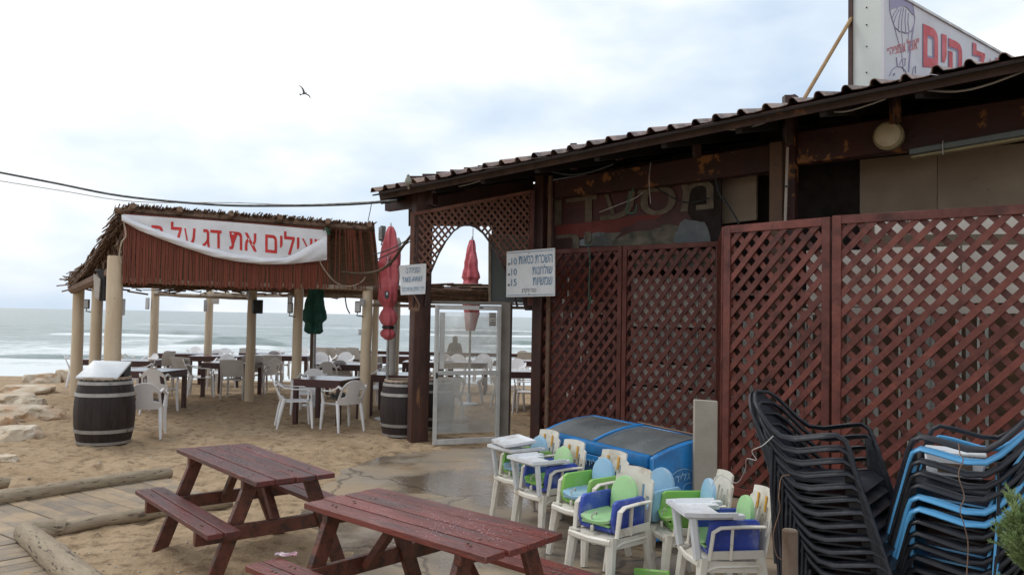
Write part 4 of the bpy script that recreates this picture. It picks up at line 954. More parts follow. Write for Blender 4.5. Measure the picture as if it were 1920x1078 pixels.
for i in range(NRIB):
    o0 = EL+eu*(i*pit-.02)-edir*rng.uniform(.0, .09); m = MB(); LR = 6.5; lift = rng.uniform(0, .02)
    nn_ = 7
    def rp(a, b, o0=o0, lift=lift):
        k = a*(len(prof)-1); i0 = min(int(k), len(prof)-2); f = k-i0; s = prof[i0][0]*(1-f)+prof[i0+1][0]*f; h = prof[i0][1]*(1-f)+prof[i0+1][1]*f
        return o0+eu*(s*1.02)+edir*(LR*b)+eup*(h+lift+.02*(1 if s > pit*.97 else 0)*0)
    m.sheet(rp, len(prof)-1, 4, .008); m.build('roof_tile', 'roof', RF, world=True, ang=50)
# roof deck, fascia, rafters
eL2, eR2 = EL+eu*.15, EL+eu*(NRIB*pit)
for i in range(14):
    a = eL2+edir*(.06+i*.45)-eup*.05; b = eR2+edir*(.06+i*.45)-eup*.05
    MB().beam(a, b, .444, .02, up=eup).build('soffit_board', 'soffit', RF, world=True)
MB().beam(eL2-eup*.075-edir*.0, eR2-eup*.075, .03, .12, up=eup).build('fascia', 'brownwood', RF, world=True, bevel=.004)
for i in range(14):
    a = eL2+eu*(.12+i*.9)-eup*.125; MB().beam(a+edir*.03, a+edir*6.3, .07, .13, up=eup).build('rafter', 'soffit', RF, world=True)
# gable end of the roof at the left
MB().beam(eL2-eup*.10, eL2+edir*6.4-eup*.10, .04, .2, up=eup).build('barge_board', 'brownwood', RF, world=True)
# main beam along the facade
def seg(pxa, pya0, pya1, pxb, pyb0, pyb1, off, dep, m, name, parent=BL, bev=0):
    P = [fp(pxa, pya0, off), fp(pxb, pyb0, off), fp(pxb, pyb1, off), fp(pxa, pya1, off)]
    return MB().prism(P, FN*dep).build(name, m, parent, world=True, bevel=bev)
seg(998, 345, 377, 1446, 270, 322, 0, .16, 'peel', 'main_beam', bev=.012); seg(1493, 248, 308, 1990, 172, 246, -.02, .18, 'peel', 'main_beam', bev=.012)
# upper wall band behind the beam so the roof space stays shut
def post2(px, w_, y1, off, m, y0=None, dep=None, name='column'):
    a = fp(px, 500, off); z1 = fp(px, y1, off).z; 
    return MB().box((a.x, a.y, z1/2-.05), (w_, dep or w_, z1+.1), Matrix((FU, FN, V((0, 0, 1)))).transposed()).build(name, m, BL, world=True, bevel=.01)
post2(1014, .17, 300, .02, 'brownwood'); post2(1030, .07, 330, -.04, 'dull', dep=.05); post2(1458, .17, 268, -.08, 'dull'); post2(1484, .12, 180, .0, 'peel')
# short props between beam and eave
for px, ya, yb in ((1305, 238, 296), (1476, 180, 275), (1677, 160, 232), (1075, 270, 318), (1160, 262, 300)):
    a = fp(px, ya, -.25); b = fp(px+2, yb, -.25); MB().beam(a, b, .10, .10).build('prop', 'brownwood', BL, world=True, bevel=.008)
# entrance post, built up to the eave
EP = gp(781, 832); EP = V((EP.x, EP.y+.1, 0))
MB().box((EP.x, EP.y, 1.95), (.27, .20, 4.0), Matrix.Rotation(.5, 3, 'Z')).build('entrance_post', 'postwood', BL, world=True, bevel=.015)
MB().beam(V((EP.x-.6, EP.y+.45, 3.62)), V((EP.x+.2, EP.y-.1, 3.66)), .12, .22).build('eave_beam', 'brownwood', BL, world=True)
# walls behind the fences
def wallp(s0, s1, off, z0, z1, m, name='wall', dep=.08): 
    P = [fs(s0, off, z0), fs(s1, off, z0), fs(s1, off, z1), fs(s0, off, z1)]; return MB().prism(P, FN*dep).build(name, m, BL, world=True)
S = lambda px, off=0: sof(px, off)
MB().prism([fs(-3.1, 4.2, -.1), fs(11, 4.2, -.1), fs(11, 4.2, 5.95), fs(-3.1, 4.2, 4.955)], FN*.08).build('closing_back_wall', 'darkin', BL, world=True)  # added to shut out the sky and keep the inside dark
for i in range(6): wallp(S(1612, .9)+i*.9, S(1612, .9)+i*.9+.894, .9, 1.62, fp(1612, 300, .9).z, 'beige', 'wall_panel', .05)
seg(1353, 330, 420, 1418, 322, 412, .5, .05, 'beige', 'wall_panel'); seg(1353, 322, 330, 1446, 318, 326, .45, .06, 'pinkwall', 'lintel')
wallp(S(1420, .9), S(1612, .9)-.01, .95, -.1, 4.6, 'darkin', 'dark_opening_sheet')  # near-black sheet standing in for the shade inside the opening
MB().prism([fs(9.6, -.9, -.1), fs(9.6, 4.2, -.1), fs(9.6, 4.2, 5.7), fs(9.6, -.9, 4.5)], (.1, .1, 0)).build('closing_end_wall', 'darkin', BL, world=True)  # added out of view to close the building and keep it dark
def band(pxa, pxb, ya, yb, off, m, name, dep=.03): 
    P = [fp(pxa, ya, off), fp(pxb, ya-(pxb-pxa)*.012, off), fp(pxb, yb-(pxb-pxa)*.006, off), fp(pxa, yb, off)]; MB().prism(P, FN*dep).build(name, m, BL, world=True)
band(1512, 1640, 470, 575, -.7, 'palepanel', 'pale_board'); band(1645, 1800, 464, 572, -.7, 'palepanel', 'pale_board'); band(1804, 2050, 460, 568, -.7, 'palepanel', 'pale_board')
band(1500, 2050, 578, 590, -.72, 'palepanel', 'window_sill', .06); band(1640, 1700, 405, 440, -.7, 'palepanel', 'pale_board'); band(1704, 2000, 402, 440, -.7, 'palepanel', 'pale_board')
for i in range(62):
    s = S(1372, -.7)+i*.078+random.uniform(-.02, .02)
    if random.random() < .3: continue
    z1 = 2.22+.02*random.random(); wallp(s, s+random.choice([.02, .03, .035, .05]), -.75+random.uniform(0, .06), .05, z1-.22, 'paleslat', 'blind_strip', .012)
wallp(S(1380, .45), 8, .45, -.1, 2.2, 'dull', 'low_wall', .06); wallp(S(1380, .3), 8, .28, 2.24, 2.30, 'pinkwall', 'window_sill', .2)
# behind the far fence: pale windows in a dark wall, a second screen on the left
for (a, b, z0, z1, mm) in ((1185, 1360, .2, .95, 'palepanel'), (1185, 1360, .99, 1.28, 'palepanel'), (1185, 1360, 1.32, 1.75, 'taupe'), (1185, 1360, 1.80, 2.48, 'palepanel'), (1185, 1360, 2.60, 2.85, 'boardgrey')):
    wallp(S(a, .09), S(b, .09), .09, z0, z1, mm, 'window_panel', .03)  # window brightness is put into the panels' pale colour
for px in (1250, 1305): wallp(S(px, .07), S(px, .07)+.04, .06, .2, 2.5, 'pinkwall', 'window_bar', .03)
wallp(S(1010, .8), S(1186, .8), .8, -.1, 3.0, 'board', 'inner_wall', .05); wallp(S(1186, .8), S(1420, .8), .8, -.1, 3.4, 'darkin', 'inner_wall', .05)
for i in range(16):
    q = random.Random(i); s = S(1045, .76)+q.uniform(0, 1.1); z = q.uniform(.4, 2.3); wallp(s, s+q.uniform(.02, .07), .70, z, z+q.uniform(.12, .4), 'palepanel', 'pale_batten', .02)
# painted sign board above the far fence
SB = thing('painted_sign', 'faded dark red restaurant sign board with large gold Hebrew letters under the eave', 'sign', fp(1190, 400, .22))
MB().prism([fp(1036, 350, .22), fp(1352, 290, .22), fp(1352, 462, .22), fp(1036, 480, .22)], FN*.04).build('board', 'board', SB, world=True)
for ex, ey, ea, eb, em, eo in ((1150, 460, 75, 26, 'boardgrey', .214), (1235, 448, 80, 30, 'board', .213), (1215, 458, 70, 24, 'picdim', .212), (1262, 440, 40, 17, 'picdim', .211), (1298, 450, 34, 36, 'picblue', .209)):
    MB().prism([fp(ex+ea*(1+.25*nz(k*.9, ex, 1))*math.cos(k/22*2*PI), min(461, ey+eb*(1+.5*nz(k*.8, ex, 1.1, 3))*math.sin(k/22*2*PI)-(ex-1200)*.02), eo) for k in range(22)], FN*.002).build('painted_picture', em, SB, world=True)
MB().prism([fp(1042, 424, .216), fp(1250, 398, .216), fp(1180, 440, .216), fp(1042, 448, .216)], FN*.002).build('painted_band', 'redband', SB, world=True)
MB().prism([fp(1300, 330, .21), fp(1352, 320, .21), fp(1352, 462, .21), fp(1325, 462, .21), fp(1290, 400, .21)], FN*.003).build('painted_picture', 'darkin', SB, world=True)
MB().prism([fp(1135, 448, .212), fp(1180, 434, .212), fp(1215, 428, .212), fp(1260, 428, .212), fp(1285, 412, .212), fp(1325, 446, .212), fp(1325, 462, .212), fp(1125, 462, .212)], FN*.002).build('painted_picture', 'boardletter', SB, world=True) if False else None
def sbw(px0, px1, yt0, yt1, yb0, yb1):
    def f(a, b):
        px = px0+(px1-px0)*a; yt = yt0+(yt1-yt0)*a; yb = yb0+(yb1-yb0)*a; return fp(px, yb+(yt-yb)*b, .2)
    return f
letters('lettering', 'ודעסמ', None, None, None, -FN, 'boardletter', SB, bold=.012, warp=sbw(1040, 1338, 374, 336, 424, 392), split=True)
letters('lettering', 'רי', None, None, None, -FN, 'boardletter', SB, bold=.02, warp=sbw(1042, 1108, 442, 434, 476, 470), split=True)
# lattice panels ---------------------------------------------------------
def lattice(t, P0, P1, z0, zt0, zt1, ph, pv, sw, ml, mf, fw=.07, skip=None, thick=.014, zmin=None, region=None, first=1, frame=True):
    P0 = V((P0[0], P0[1], 0)); P1 = V((P1[0], P1[1], 0)); Lw = (P1-P0).length; U = (P1-P0).normalized(); Nn = V((-U.y, U.x, 0)); Nn = Nn if Nn.y > 0 else -Nn
    zt = lambda s: zt0+(zt1-zt0)*s/Lw
    k = ph/pv; inr = lambda s, z: fw*.5 < s < Lw-fw*.5 and z0+fw*.5 < z < zt(s)-fw*.5 and (region is None or region(s, z))
    cs = sw*math.hypot(1, k)                   # slat width measured along s
    for fam in (1, -1):
        c0 = -(zt1+.5)*k-Lw; c1 = (zt1+.5)*k+Lw*2; n = int((c1-c0)/ph)
        off = -.002 if fam == first else thick+.002
        for i in range(n):
            c = c0+i*ph
            if skip and skip(fam, i): continue
            wob = random.uniform(-.006, .006) if not region else random.uniform(-.004, .004)
            run = []; z = z0
            def flush():
                if len(run) > 3:
                    za, zb = run[0]-.01, run[-1]+.01; jt = random.uniform(-.003, .003)
                    a = P0+U*(c+fam*k*za+jt+wob)+V((0, 0, za))+Nn*(off+thick/2); b = P0+U*(c+fam*k*zb-jt-wob)+V((0, 0, zb))+Nn*(off+thick/2)
                    MB().beam(a, b, thick, sw, up=(b-a).cross(Nn)).build('slat', ml, t, world=True, smooth=False)
            while z < max(zt0, zt1):
                s = c+fam*k*z
                if inr(s, z): run.append(z)
                else: flush(); run = []
                z += .02
            flush()
    if frame:
        B = lambda s, z: P0+U*s+V((0, 0, z))+Nn*(thick/2)
        for a, b in ((B(fw/2, z0), B(fw/2, zt(fw/2))), (B(Lw-fw/2, z0), B(Lw-fw/2, zt(Lw)))): MB().beam(a, b, .055, fw, up=U).build('frame_board', mf, t, world=True, bevel=.004)
        MB().beam(B(fw, z0+fw/2), B(Lw-fw, z0+fw/2), .05, fw).build('frame_board', mf, t, world=True, bevel=.004)
        MB().beam(B(fw, zt0-fw/2), B(Lw-fw, zt1-fw/2), .05, fw).build('frame_board', mf, t, world=True, bevel=.004)
    return U, Nn, Lw
ZT = fp(1040, 467).z
zt_a = fp(1005, 470).z; 
Ffa = fs(0, 0, 0); Ffm = fs(sof(1167), 0, 0); Ffb = fs(sof(1352), 0, 0)
t = thing('lattice_fence', 'dull brown lattice panel next to the doorway, behind the price sign', 'fence', Ffa, 0, 'lattice fence panels')
lattice(t, Ffa, Ffm, .02, fp(1003, 470).z, fp(1167, 461).z, .171, .215, .058, 'latticed', 'latticed')
t = thing('lattice_fence', 'lattice panel behind the blue freezer with pale window panels showing through', 'fence', Ffm, 0, 'lattice fence panels')
lattice(t, Ffm+FU*.012, Ffb, .02, fp(1170, 461).z, fp(1352, 452).z, .171, .212, .058, 'latticed', 'latticed')
Na0 = at(1358, 500, 8.84); zA0 = at(1358, 424, 8.84).z; Na1 = at(1557, 500, 7.90); zA1 = at(1557, 407, 7.90).z
Nb0 = at(1561, 500, 7.88); zB0 = at(1561, 405, 7.88).z; Nb1 = at(1925, 500, 6.86); zB1 = at(1925, 383, 6.86).z
dB = (Nb1-Nb0); Nb2 = Nb0+dB*1.25; zB2 = zB0+(zB1-zB0)*1.25
t = thing('lattice_fence', 'narrow red lattice panel left of the wide one, nearer the camera', 'fence', V((Na0.x, Na0.y, 0)), 0, 'lattice fence panels')
lattice(t, Na0, Na1, .02, zA0, zA1, .178, .195, .06, 'lattice', 'lattice', fw=.085, thick=.018)
t = thing('lattice_fence', 'wide red lattice panel at the right edge behind the stacked chairs', 'fence', V((Nb0.x, Nb0.y, 0)), 0, 'lattice fence panels')
lattice(t, Nb0, Nb2, .02, zB0, zB2, .185, .193, .06, 'lattice', 'lattice', fw=.085, thick=.018)
t = thing('lattice_fence', 'side return lattice panel joining the near fence to the far one', 'fence', V((Ffb.x, Ffb.y, 0)), 0, 'lattice fence panels')
lattice(t, Na0+V((.03, .08, 0)), Ffb+V((-.02, -.02, 0)), .02, zA0, fp(1352, 452).z, .2, .2, .06, 'lattice', 'lattice', fw=.08, thick=.018)
# arch lattice
AL = at(769, 450, 11.85); AR = at(1000, 450, 12.2); zAL = at(769, 398, 11.85).z; zAR = at(1000, 357, 12.2).z
AW = (AR-AL).xy.length; au = (AR-AL); au.z = 0; au.normalize(); an_ = V((-au.y, au.x, 0))
def apx(px, py): r = ray(px, py); tt = (AL-V((0, 0, H))).dot(an_)/r.dot(an_); return V((0, 0, H))+r*tt
ARC = [(797, 575), (800, 540), (808, 510), (822, 477), (836, 452), (850, 434), (864, 424), (878, 421), (892, 426), (906, 437), (920, 456), (936, 483), (950, 512), (962, 545), (970, 575)]
AS = [((apx(*p)-AL).dot(au), apx(*p).z) for p in ARC]
def inarch(s, z):
    if s < AS[0][0] or s > AS[-1][0]: return False
    for (a, b), (c, d) in zip(AS, AS[1:]):
        if a <= s <= c: return z < b+(d-b)*(s-a)/(c-a+1e-9)
    return False
zb0 = apx(790, 556).z
def reg(s, z):
    if inarch(s, z): return False
    return z > zb0-.0
t = thing('arch_trellis', 'faded lattice trellis with a pointed arch opening over the entrance', 'trellis', V((AL.x, AL.y, 0)))
lattice(t, AL, AR, zb0, zAL, zAR, .100, .122, .030, 'archl', 'archl', fw=.05, region=reg, first=-1, frame=False, thick=.012)
B_ = lambda s, z: V((AL.x, AL.y, 0))+au*s+V((0, 0, z))
MB().beam(B_(.03, zb0-.2), B_(.03, zAL), .06, .06, up=au).build('frame_board', 'archl', t, world=True, bevel=.004)
MB().beam(B_(AW-.03, zb0-.1), B_(AW-.03, zAR), .06, .07, up=au).build('frame_board', 'latticed', t, world=True, bevel=.004)
MB().beam(B_(.06, zAL-.025), B_(AW-.06, zAR-.025), .06, .05).build('frame_board', 'archl', t, world=True, bevel=.004)
q = MB(); Pa = [B_(s, z) for s, z in AS]; q.tube(Pa, .02, 6, r2=.045, up=(0, 0, 1)); 
m = MB()
for a, b in zip(Pa, Pa[1:]): m.beam(a, b+(b-a)*.08, .07, .022, up=(b-a).cross(an_))
m.build('arch_edge', 'brownwood', t, world=True)
# dark boards behind the top of the arch
BK = an_*1.3
def bb(px, py): r = ray(px, py); tt = (AL+BK-V((0, 0, H))).dot(an_)/r.dot(an_); return V((0, 0, H))+r*tt
for i in range(9):
    x0 = 766+i*26; MB().prism([bb(x0, 424 if x0 < 905 else 456), bb(x0+26, 424 if x0 < 905 else 456), bb(x0+26, 330-i*4), bb(x0, 330-i*4)], an_*.03).build('inner_board', 'brownwood', BL, world=True)
# wall bay right of arch (behind the arch's right shoulder)
GP_ = thing('grey_panel', 'scuffed grey panel in a pale frame hanging behind the right side of the arch', 'panel', at(960, 510, 13.0))
MB().prism([at(919, 440, 13.0), at(1003, 440, 13.0), at(1003, 568, 13.0), at(919, 566, 13.0)], (0, .05, 0)).build('sheet', 'lampgrey', GP_, world=True)
MB().beam(at(918, 440, 12.97), at(918, 570, 12.97), .05, .04, up=(1, 0, 0)).build('frame_strip', 'rawwood', GP_, world=True); MB().beam(at(915, 569, 12.97), at(1003, 571, 12.97), .05, .035).build('frame_strip', 'pinkwall', GP_, world=True)
MB().prism([at(978, 556, 12.5), at(1003, 552, 12.5), at(1003, 582, 12.5), at(984, 582, 12.5)], (0, .1, 0)).build('wooden_corbel', 'brownwood', BL, world=True, bevel=.01)
# door -------------------------------------------------------------------
DH = gp(935, 831); DL = gp(811, 837); du = (DH-DL).normalized(); dw = (DH-DL).length; dn_ = V((-du.y, du.x, 0)); dh = at(812, 571, DL.y).z; dh2 = at(932, 575, DH.y).z
t = thing('glass_door', 'aluminium framed glass door standing open, two dirty panes and a small notice', 'door', DL, math.atan2(du.y, du.x))
fz = .055
MB().box((fz/2, 0, dh/2+.01), (fz, .045, dh-.02)).build('frame_stile', 'alu', t, bevel=.004); MB().box((dw-fz/2, 0, dh/2+.01), (fz, .045, dh-.02)).build('frame_stile', 'alu', t, bevel=.004)
for z_ in (.06, dh*.515, dh-.035): MB().box((dw/2, 0, z_), (dw-2*fz-.004, .04, .08 if z_ < .1 else .065)).build('frame_rail', 'alu', t, bevel=.004)
MB().box((dw/2, .005, dh*.285), (dw-2*fz, .006, dh*.40)).build('glass_pane', 'glass', t); MB().box((dw/2, .005, dh*.745), (dw-2*fz, .006, dh*.41)).build('glass_pane', 'glass', t)
MB().box((.11, -.01, dh*.745), (.07, .012, dh*.40)).build('inner_stile', 'alu', t); MB().box((dw-.12, .02, dh*.5), (.05, .01, dh*.9)).build('inner_stile', 'lampyel', t) if False else None
MB().box((.03, -.035, dh*.50), (.025, .03, .08)).build('lock', 'black', t, bevel=.004); MB().tube([(.04, -.06, dh*.505), (.13, -.06, dh*.505)], .008, 6).build('handle', 'metal', t)
ntc = MB().box((dw-.14, -.012, dh-.20), (.115, .006, .20)).build('notice', 'taupe', t)
for k in range(5): MB().box((dw-.14, -.017, dh-.125-.035*k-(0.02 if k > 1 else 0)), (.09 if k != 2 else .03, .004, .014)).build('notice_line', 'greyprint', t)
MB().box((.68*dw, -.026, dh-.03), (.06, .006, .02)).build('door_sticker', 'greyprint', t)
t = thing('door_frame', 'dirty brown grey door post and lintel beside the open glass door', 'door frame', gp(946, 829))
J1 = gp(946, 829); MB().box((J1.x, J1.y, 1.05), (.15, .10, 2.14), Matrix.Rotation(-.3, 3, 'Z')).build('door_jamb', 'alud', t, world=True, bevel=.006)
MB().beam(V((EP.x+.1, EP.y+.1, 2.10)), V((J1.x+.1, J1.y, 2.10)), .05, .05).build('lintel', 'alud', t, world=True)
MB().beam(V((J1.x+.05, J1.y+.02, .02)), V((F0.x, F0.y, .02)), .12, .05).build('threshold', 'alud', t, world=True)
# signs ------------------------------------------------------------------
def pframe(px0, py0, px1, py1, px2, py2, px3, py3, d0, d1): return [at(px0, py0, d0), at(px1, py1, d1), at(px2, py2, d1), at(px3, py3, d0)]
Q = pframe(950, 472, 1040, 465, 1040, 555, 949, 557, 11.95, 11.15)
PS = thing('price_sign', 'white rental price sign in Hebrew with prices of 10, 10 and 15', 'sign', (Q[0]+Q[2])/2)
sn = (Q[1]-Q[0]).cross(Q[3]-Q[0]).normalized(); sn = sn if sn.y < 0 else -sn
MB().prism(Q, -sn*.012).build('sign_board', 'signwhite', PS, world=True)
def sq(a, b): return Q[3].lerp(Q[2], a).lerp(Q[0].lerp(Q[1], a), b)
def stext(s, a0, a1, b0, b1, m='blueprint', bold=.012): letters('lettering', s, None, None, None, sn, m, PS, bold=bold, warp=lambda a, b: sq(a0+(a1-a0)*a, b0+(b1-b0)*b), off=.004, split=(b1-b0) > .13)
stext('תואסכ תרכשה', .27, .96, .70, .88); stext('10', .11, .23, .70, .85); stext('₪', .04, .08, .70, .745, 'greyprint')
stext('תונחלוש', .56, .96, .47, .67); stext('10', .11, .23, .47, .62); stext('₪', .04, .08, .47, .515, 'greyprint')
stext('תוישמש', .57, .96, .24, .41); stext('15', .11, .23, .24, .39); stext('₪', .04, .08, .24, .285, 'greyprint')
stext('ןודקיפ דגנכ', .34, .64, .07, .17, 'greyprint', 0)
for b in (.955, .03): MB().prism([sq(.02, b)+sn*.004, sq(.98, b)+sn*.004, sq(.98, b+.012)+sn*.004, sq(.02, b+.012)+sn*.004], sn*.001).build('border_line', 'blueprint', PS, world=True)
for b in (.93, .05): c = sq(.49, b)+sn*.006; MB().box(c, (.012, .008, .012)).build('screw', 'black', PS, world=True)
Q2 = pframe(748, 498, 799, 494, 797, 551, 751, 553, 11.62, 11.62)
TS = thing('takeaway_sign', 'small curled white TAKE-AWAY sign nailed to the entrance post', 'sign', (Q2[0]+Q2[2])/2)
def tq(a, b): p = Q2[3].lerp(Q2[2], a).lerp(Q2[0].lerp(Q2[1], a), b); return p+V((0, .05*(a-.5)**2+.02*math.sin(b*3), 0))
MB().sheet(lambda a, b: tq(a, b), 10, 8, .005).build('sign_board', 'signwhite', TS, world=True, ang=60)
def ttext(s, a0, a1, b0, b1, m='blueprint', bold=0): letters('lettering', s, None, None, None, V((0, -1, 0)), m, TS, bold=bold, warp=lambda a, b: tq(a0+(a1-a0)*a, b0+(b1-b0)*b), off=.01)
ttext('-ב הריכמה', .22, .78, .72, .90); ttext('TAKE-AWAY', .10, .88, .42, .60, bold=.01); ttext('דבלב תורש ןולחה ךרד', .04, .95, .07, .28)
bk = at(776, 568, 11.6); 
m = MB(); m.tube([bk+V((0, 0, .12)), bk+V((.08, 0, -.02)), bk+V((.08, -.02, -.08))], .012, 6); m.box(bk+V((.02, 0, -.09)), (.13, .08, .05)); tag(m.build('wall_hook', 'dull', at=bk), 'small rusty bracket under the TAKE-AWAY sign', 'bracket')
# lamps on the beam
c = fp(1666, 255, -.16); t = thing('round_lamp', 'round dusty bulkhead lamp fixed to the beam', 'lamp', c)
Rm = Matrix((FU, V((0, 0, 1)), FN)).transposed().to_4x4(); Rm.translation = c
def lat(prof, n=28):
    q = MB().lathe(prof, n); q.v = [Rm @ V((p.x, p.y, p.z)) for p in q.v]; return q
lat([(.155, .10), (.165, .02), (.165, -.02), (.14, -.035)]).build('rim', 'lampyel', t, world=True); lat([(.145, -.02), (.135, -.06), (.09, -.085), (.02, -.095)]).build('glass_cover', 'lampglass', t, world=True)
t = thing('strip_light', 'long grey fluorescent light fitting with a yellowed cover under the beam', 'lamp', fp(1800, 285, -.2))
a = fp(1706, 287, -.2); b = fp(1990, 238, -.2); MB().beam(a, b, .12, .07).build('housing', 'lampgrey', t, world=True, bevel=.01); MB().beam(a+V((.02, 0, -.055)), b+V((0, 0, -.055)), .10, .035).build('diffuser', 'lampyel', t, world=True, bevel=.01)
a = fp(1768, 270, -.28); MB().tube([a+V((0, 0, .03)), a+FN*-.02, a+V((0, 0, -.12)), ], .006, 5).build('cable_tie', 'wcable', t, world=True)
t = thing('conduit', 'white plastic conduit pipe running up the peeling column', 'pipe', fp(1476, 410, -.19)); MB().tube([fp(1472, 425, -.19), fp(1477, 268, -.19)], .018, 8).build('pipe', 'pinkwall', t, world=True); MB().box(fp(1475, 350, -.2), (.06, .03, .02)).build('clip', 'black', t, world=True)
def E_(px, py, o=-.9): return fp(px, py, o)
for k, (pts, mm, lb, r) in enumerate([
    ([(1035, 322), (1070, 328), (1110, 322), (1150, 308)], 'cable', 'dark cable drooping under the eave above the sign board, leftmost', .012),
    ([(1070, 297), (1090, 298), (1130, 290), (1155, 280)], 'wcable', 'pale cable drooping under the eave above the first prop', .010),
    ([(1165, 272), (1210, 272), (1260, 264), (1290, 255)], 'wcable', 'pale cable under the eave between first and second prop', .010),
    ([(1330, 242), (1380, 243), (1420, 235), (1450, 224)], 'wcable', 'pale cable under the eave left of the column', .010),
    ([(1530, 208), (1580, 210), (1620, 200), (1660, 186)], 'wcable', 'dark grey cable under the eave above the round lamp', .010),
    ([(1720, 168), (1790, 172), (1850, 160), (1925, 132)], 'wcable', 'pale cable under the eave at the right edge', .012),
    ([(860, 350), (885, 344), (910, 335), (935, 322)], 'wcable', 'pale cable under the eave above the arch', .010)]):
    cable('eave_cable', [E_(*p, -1.2) for p in pts], r, mm, lb)
cable('hanging_wire', [fp(1220, 305, -.1), fp(1217, 340, -.12), fp(1220, 382, -.12)], .006, 'wcable', 'thin pale wire hanging down in front of the sign board')
cable('hanging_wire', [fp(1124, 398, -.12), fp(1160, 384, -.12), fp(1190, 372, -.12), fp(1205, 361, -.12)], .006, 'wcable', 'pale wire lying slantwise across the sign board')
cable('hanging_wire', [fp(1187, 353, -.12), fp(1178, 380, -.12), fp(1176, 398, -.12), fp(1190, 398, -.12), fp(1194, 384, -.12)], .009, 'gcable', 'green wire hook in front of the sign board')
cable('hanging_wire', [fp(1218, 345, .1), fp(1260, 370, .1), fp(1290, 380, .1), fp(1330, 372, .1)], .010, 'cable', 'dark wire sagging across the big letters')
cable('hanging_wire', [fp(1342, 335, -.05), fp(1350, 365, -.05), fp(1368, 390, -.05), fp(1386, 420, -.05)], .014, 'cable', 'dark cable running down to the top of the near fence')
cable('hanging_wire', [fp(1099, 450, -.06), fp(1106, 480, -.08), fp(1105, 520, -.08), fp(1104, 560, -.08), fp(1108, 556, -.1), fp(1103, 582, -.1), fp(1107, 560, -.1)], .008, 'gcable', 'green string with a loop hanging on the far lattice')
# overhead lines
cable('overhead_cable', [at(-40, 316, 16), at(100, 343, 15.6), at(230, 368, 15), at(400, 384, 14), at(540, 386, 13), at(660, 383, 12), at(745, 376, 11.6)], .022, 'cable', 'thick black overhead cable running from the left to the roof corner')
cable('overhead_cable', [at(-40, 333, 16), at(110, 357, 15.6), at(250, 378, 15), at(430, 380, 14), at(560, 384, 13), at(700, 378, 12)], .009, 'wcable', 'thin grey overhead wire above the thicker cable')
cable('cable_bundle', [at(640, 510, 14), at(676, 513, 13.8), at(710, 508, 13.2), at(735, 490, 12.8), at(755, 462, 12.3), at(772, 440, 12)], .024, 'twig', 'thick cable bundle sagging from the pergola to the entrance post')
cable('thin_wire', [at(700, 478, 13.8), at(730, 468, 13), at(750, 458, 12.4), at(770, 446, 12)], .010, 'cable', 'upper of the thin wires beside the cable bundle'); cable('thin_wire', [at(703, 488, 13.8), at(735, 474, 13), at(770, 452, 12)], .010, 'cable', 'lower of the thin wires beside the cable bundle')
cable('thin_wire', [at(690, 415, 12.4), at(694, 396, 12.2), at(697, 380, 12)], .006, 'cable', 'short wire dropping from the overhead cable left of the roof corner')
cable('thin_wire', [at(647, 555, 14.5), at(650, 575, 14.5), at(656, 588, 14.5)], .012, 'cable', 'loose cable end dangling below the reed screen')
cable('thin_wire', [at(887, 428, 13), at(887, 450, 13), at(889, 475, 13)], .006, 'cable', 'thin wire hanging in the arch opening above the folded umbrella')
# big sign on the roof ----------------------------------------------------
sc_ = V((4.12, 8.86, 0)); rd = V((.776, .63, 0)); ld = V((-.63, .776, 0))
RS = thing('roof_sign', 'large white box sign on the roof with red Hebrew letters and a parachute drawing', 'sign', sc_+V((0, 0, 4.9)))
zt_ = at(1657, -22, sc_.y).z; z0_ = 4.56
FP = [sc_+V((0, 0, z0_)), sc_+rd*4.6+V((0, 0, z0_+1.02)), sc_+rd*4.6+V((0, 0, zt_)), sc_+V((0, 0, zt_))]
MB().prism(FP, ld*.03).build('front_panel', 'signpanel', RS, world=True)
SP = [sc_+ld*.03+V((0, 0, z0_)), sc_+ld*.36+V((0, 0, z0_)), sc_+ld*.36+V((0, 0, zt_)), sc_+ld*.03+V((0, 0, zt_))]
MB().prism([p+rd*.004 for p in SP], rd*.08).build('side_panel', 'signside', RS, world=True)
MB().beam(sc_+ld*.385+V((0, 0, z0_)), sc_+ld*.385+V((0, 0, zt_+.1)), .05, .04, up=rd).build('back_post', 'brownwood', RS, world=True)
for zz in (4.75, 5.05, 5.3, 5.5): MB().box(sc_+ld*.2-rd*.003+V((0, 0, zz)), (.012, .012, .012)).build('rivet', 'black', RS, world=True)
MB().beam(FP[3]+V((0, 0, .01)), FP[2]+V((0, 0, .01)), .04, .03).build('top_trim', 'alu', RS, world=True)
rn = -ld
def rpt(px, py): r = ray(px, py); tt = (sc_-V((0, 0, H))).dot(rn)/r.dot(rn); return V((0, 0, H))+r*tt
def rq(px, py, o=.004): return rpt(px, py)+rn*o
def rtext(s, c00, c10, c11, c01, m, bold=0, off=.006): letters('lettering', s, None, None, None, rn, m, RS, bold=bold, warp=lambda a, b: rpt(c00[0]+(c10[0]-c00[0])*a, 0) if False else rpt(*[(c00[i]*(1-a)+c10[i]*a)*(1-b)+(c01[i]*(1-a)+c11[i]*a)*b for i in (0, 1)]), off=off, split=len(s) > 1 or True)
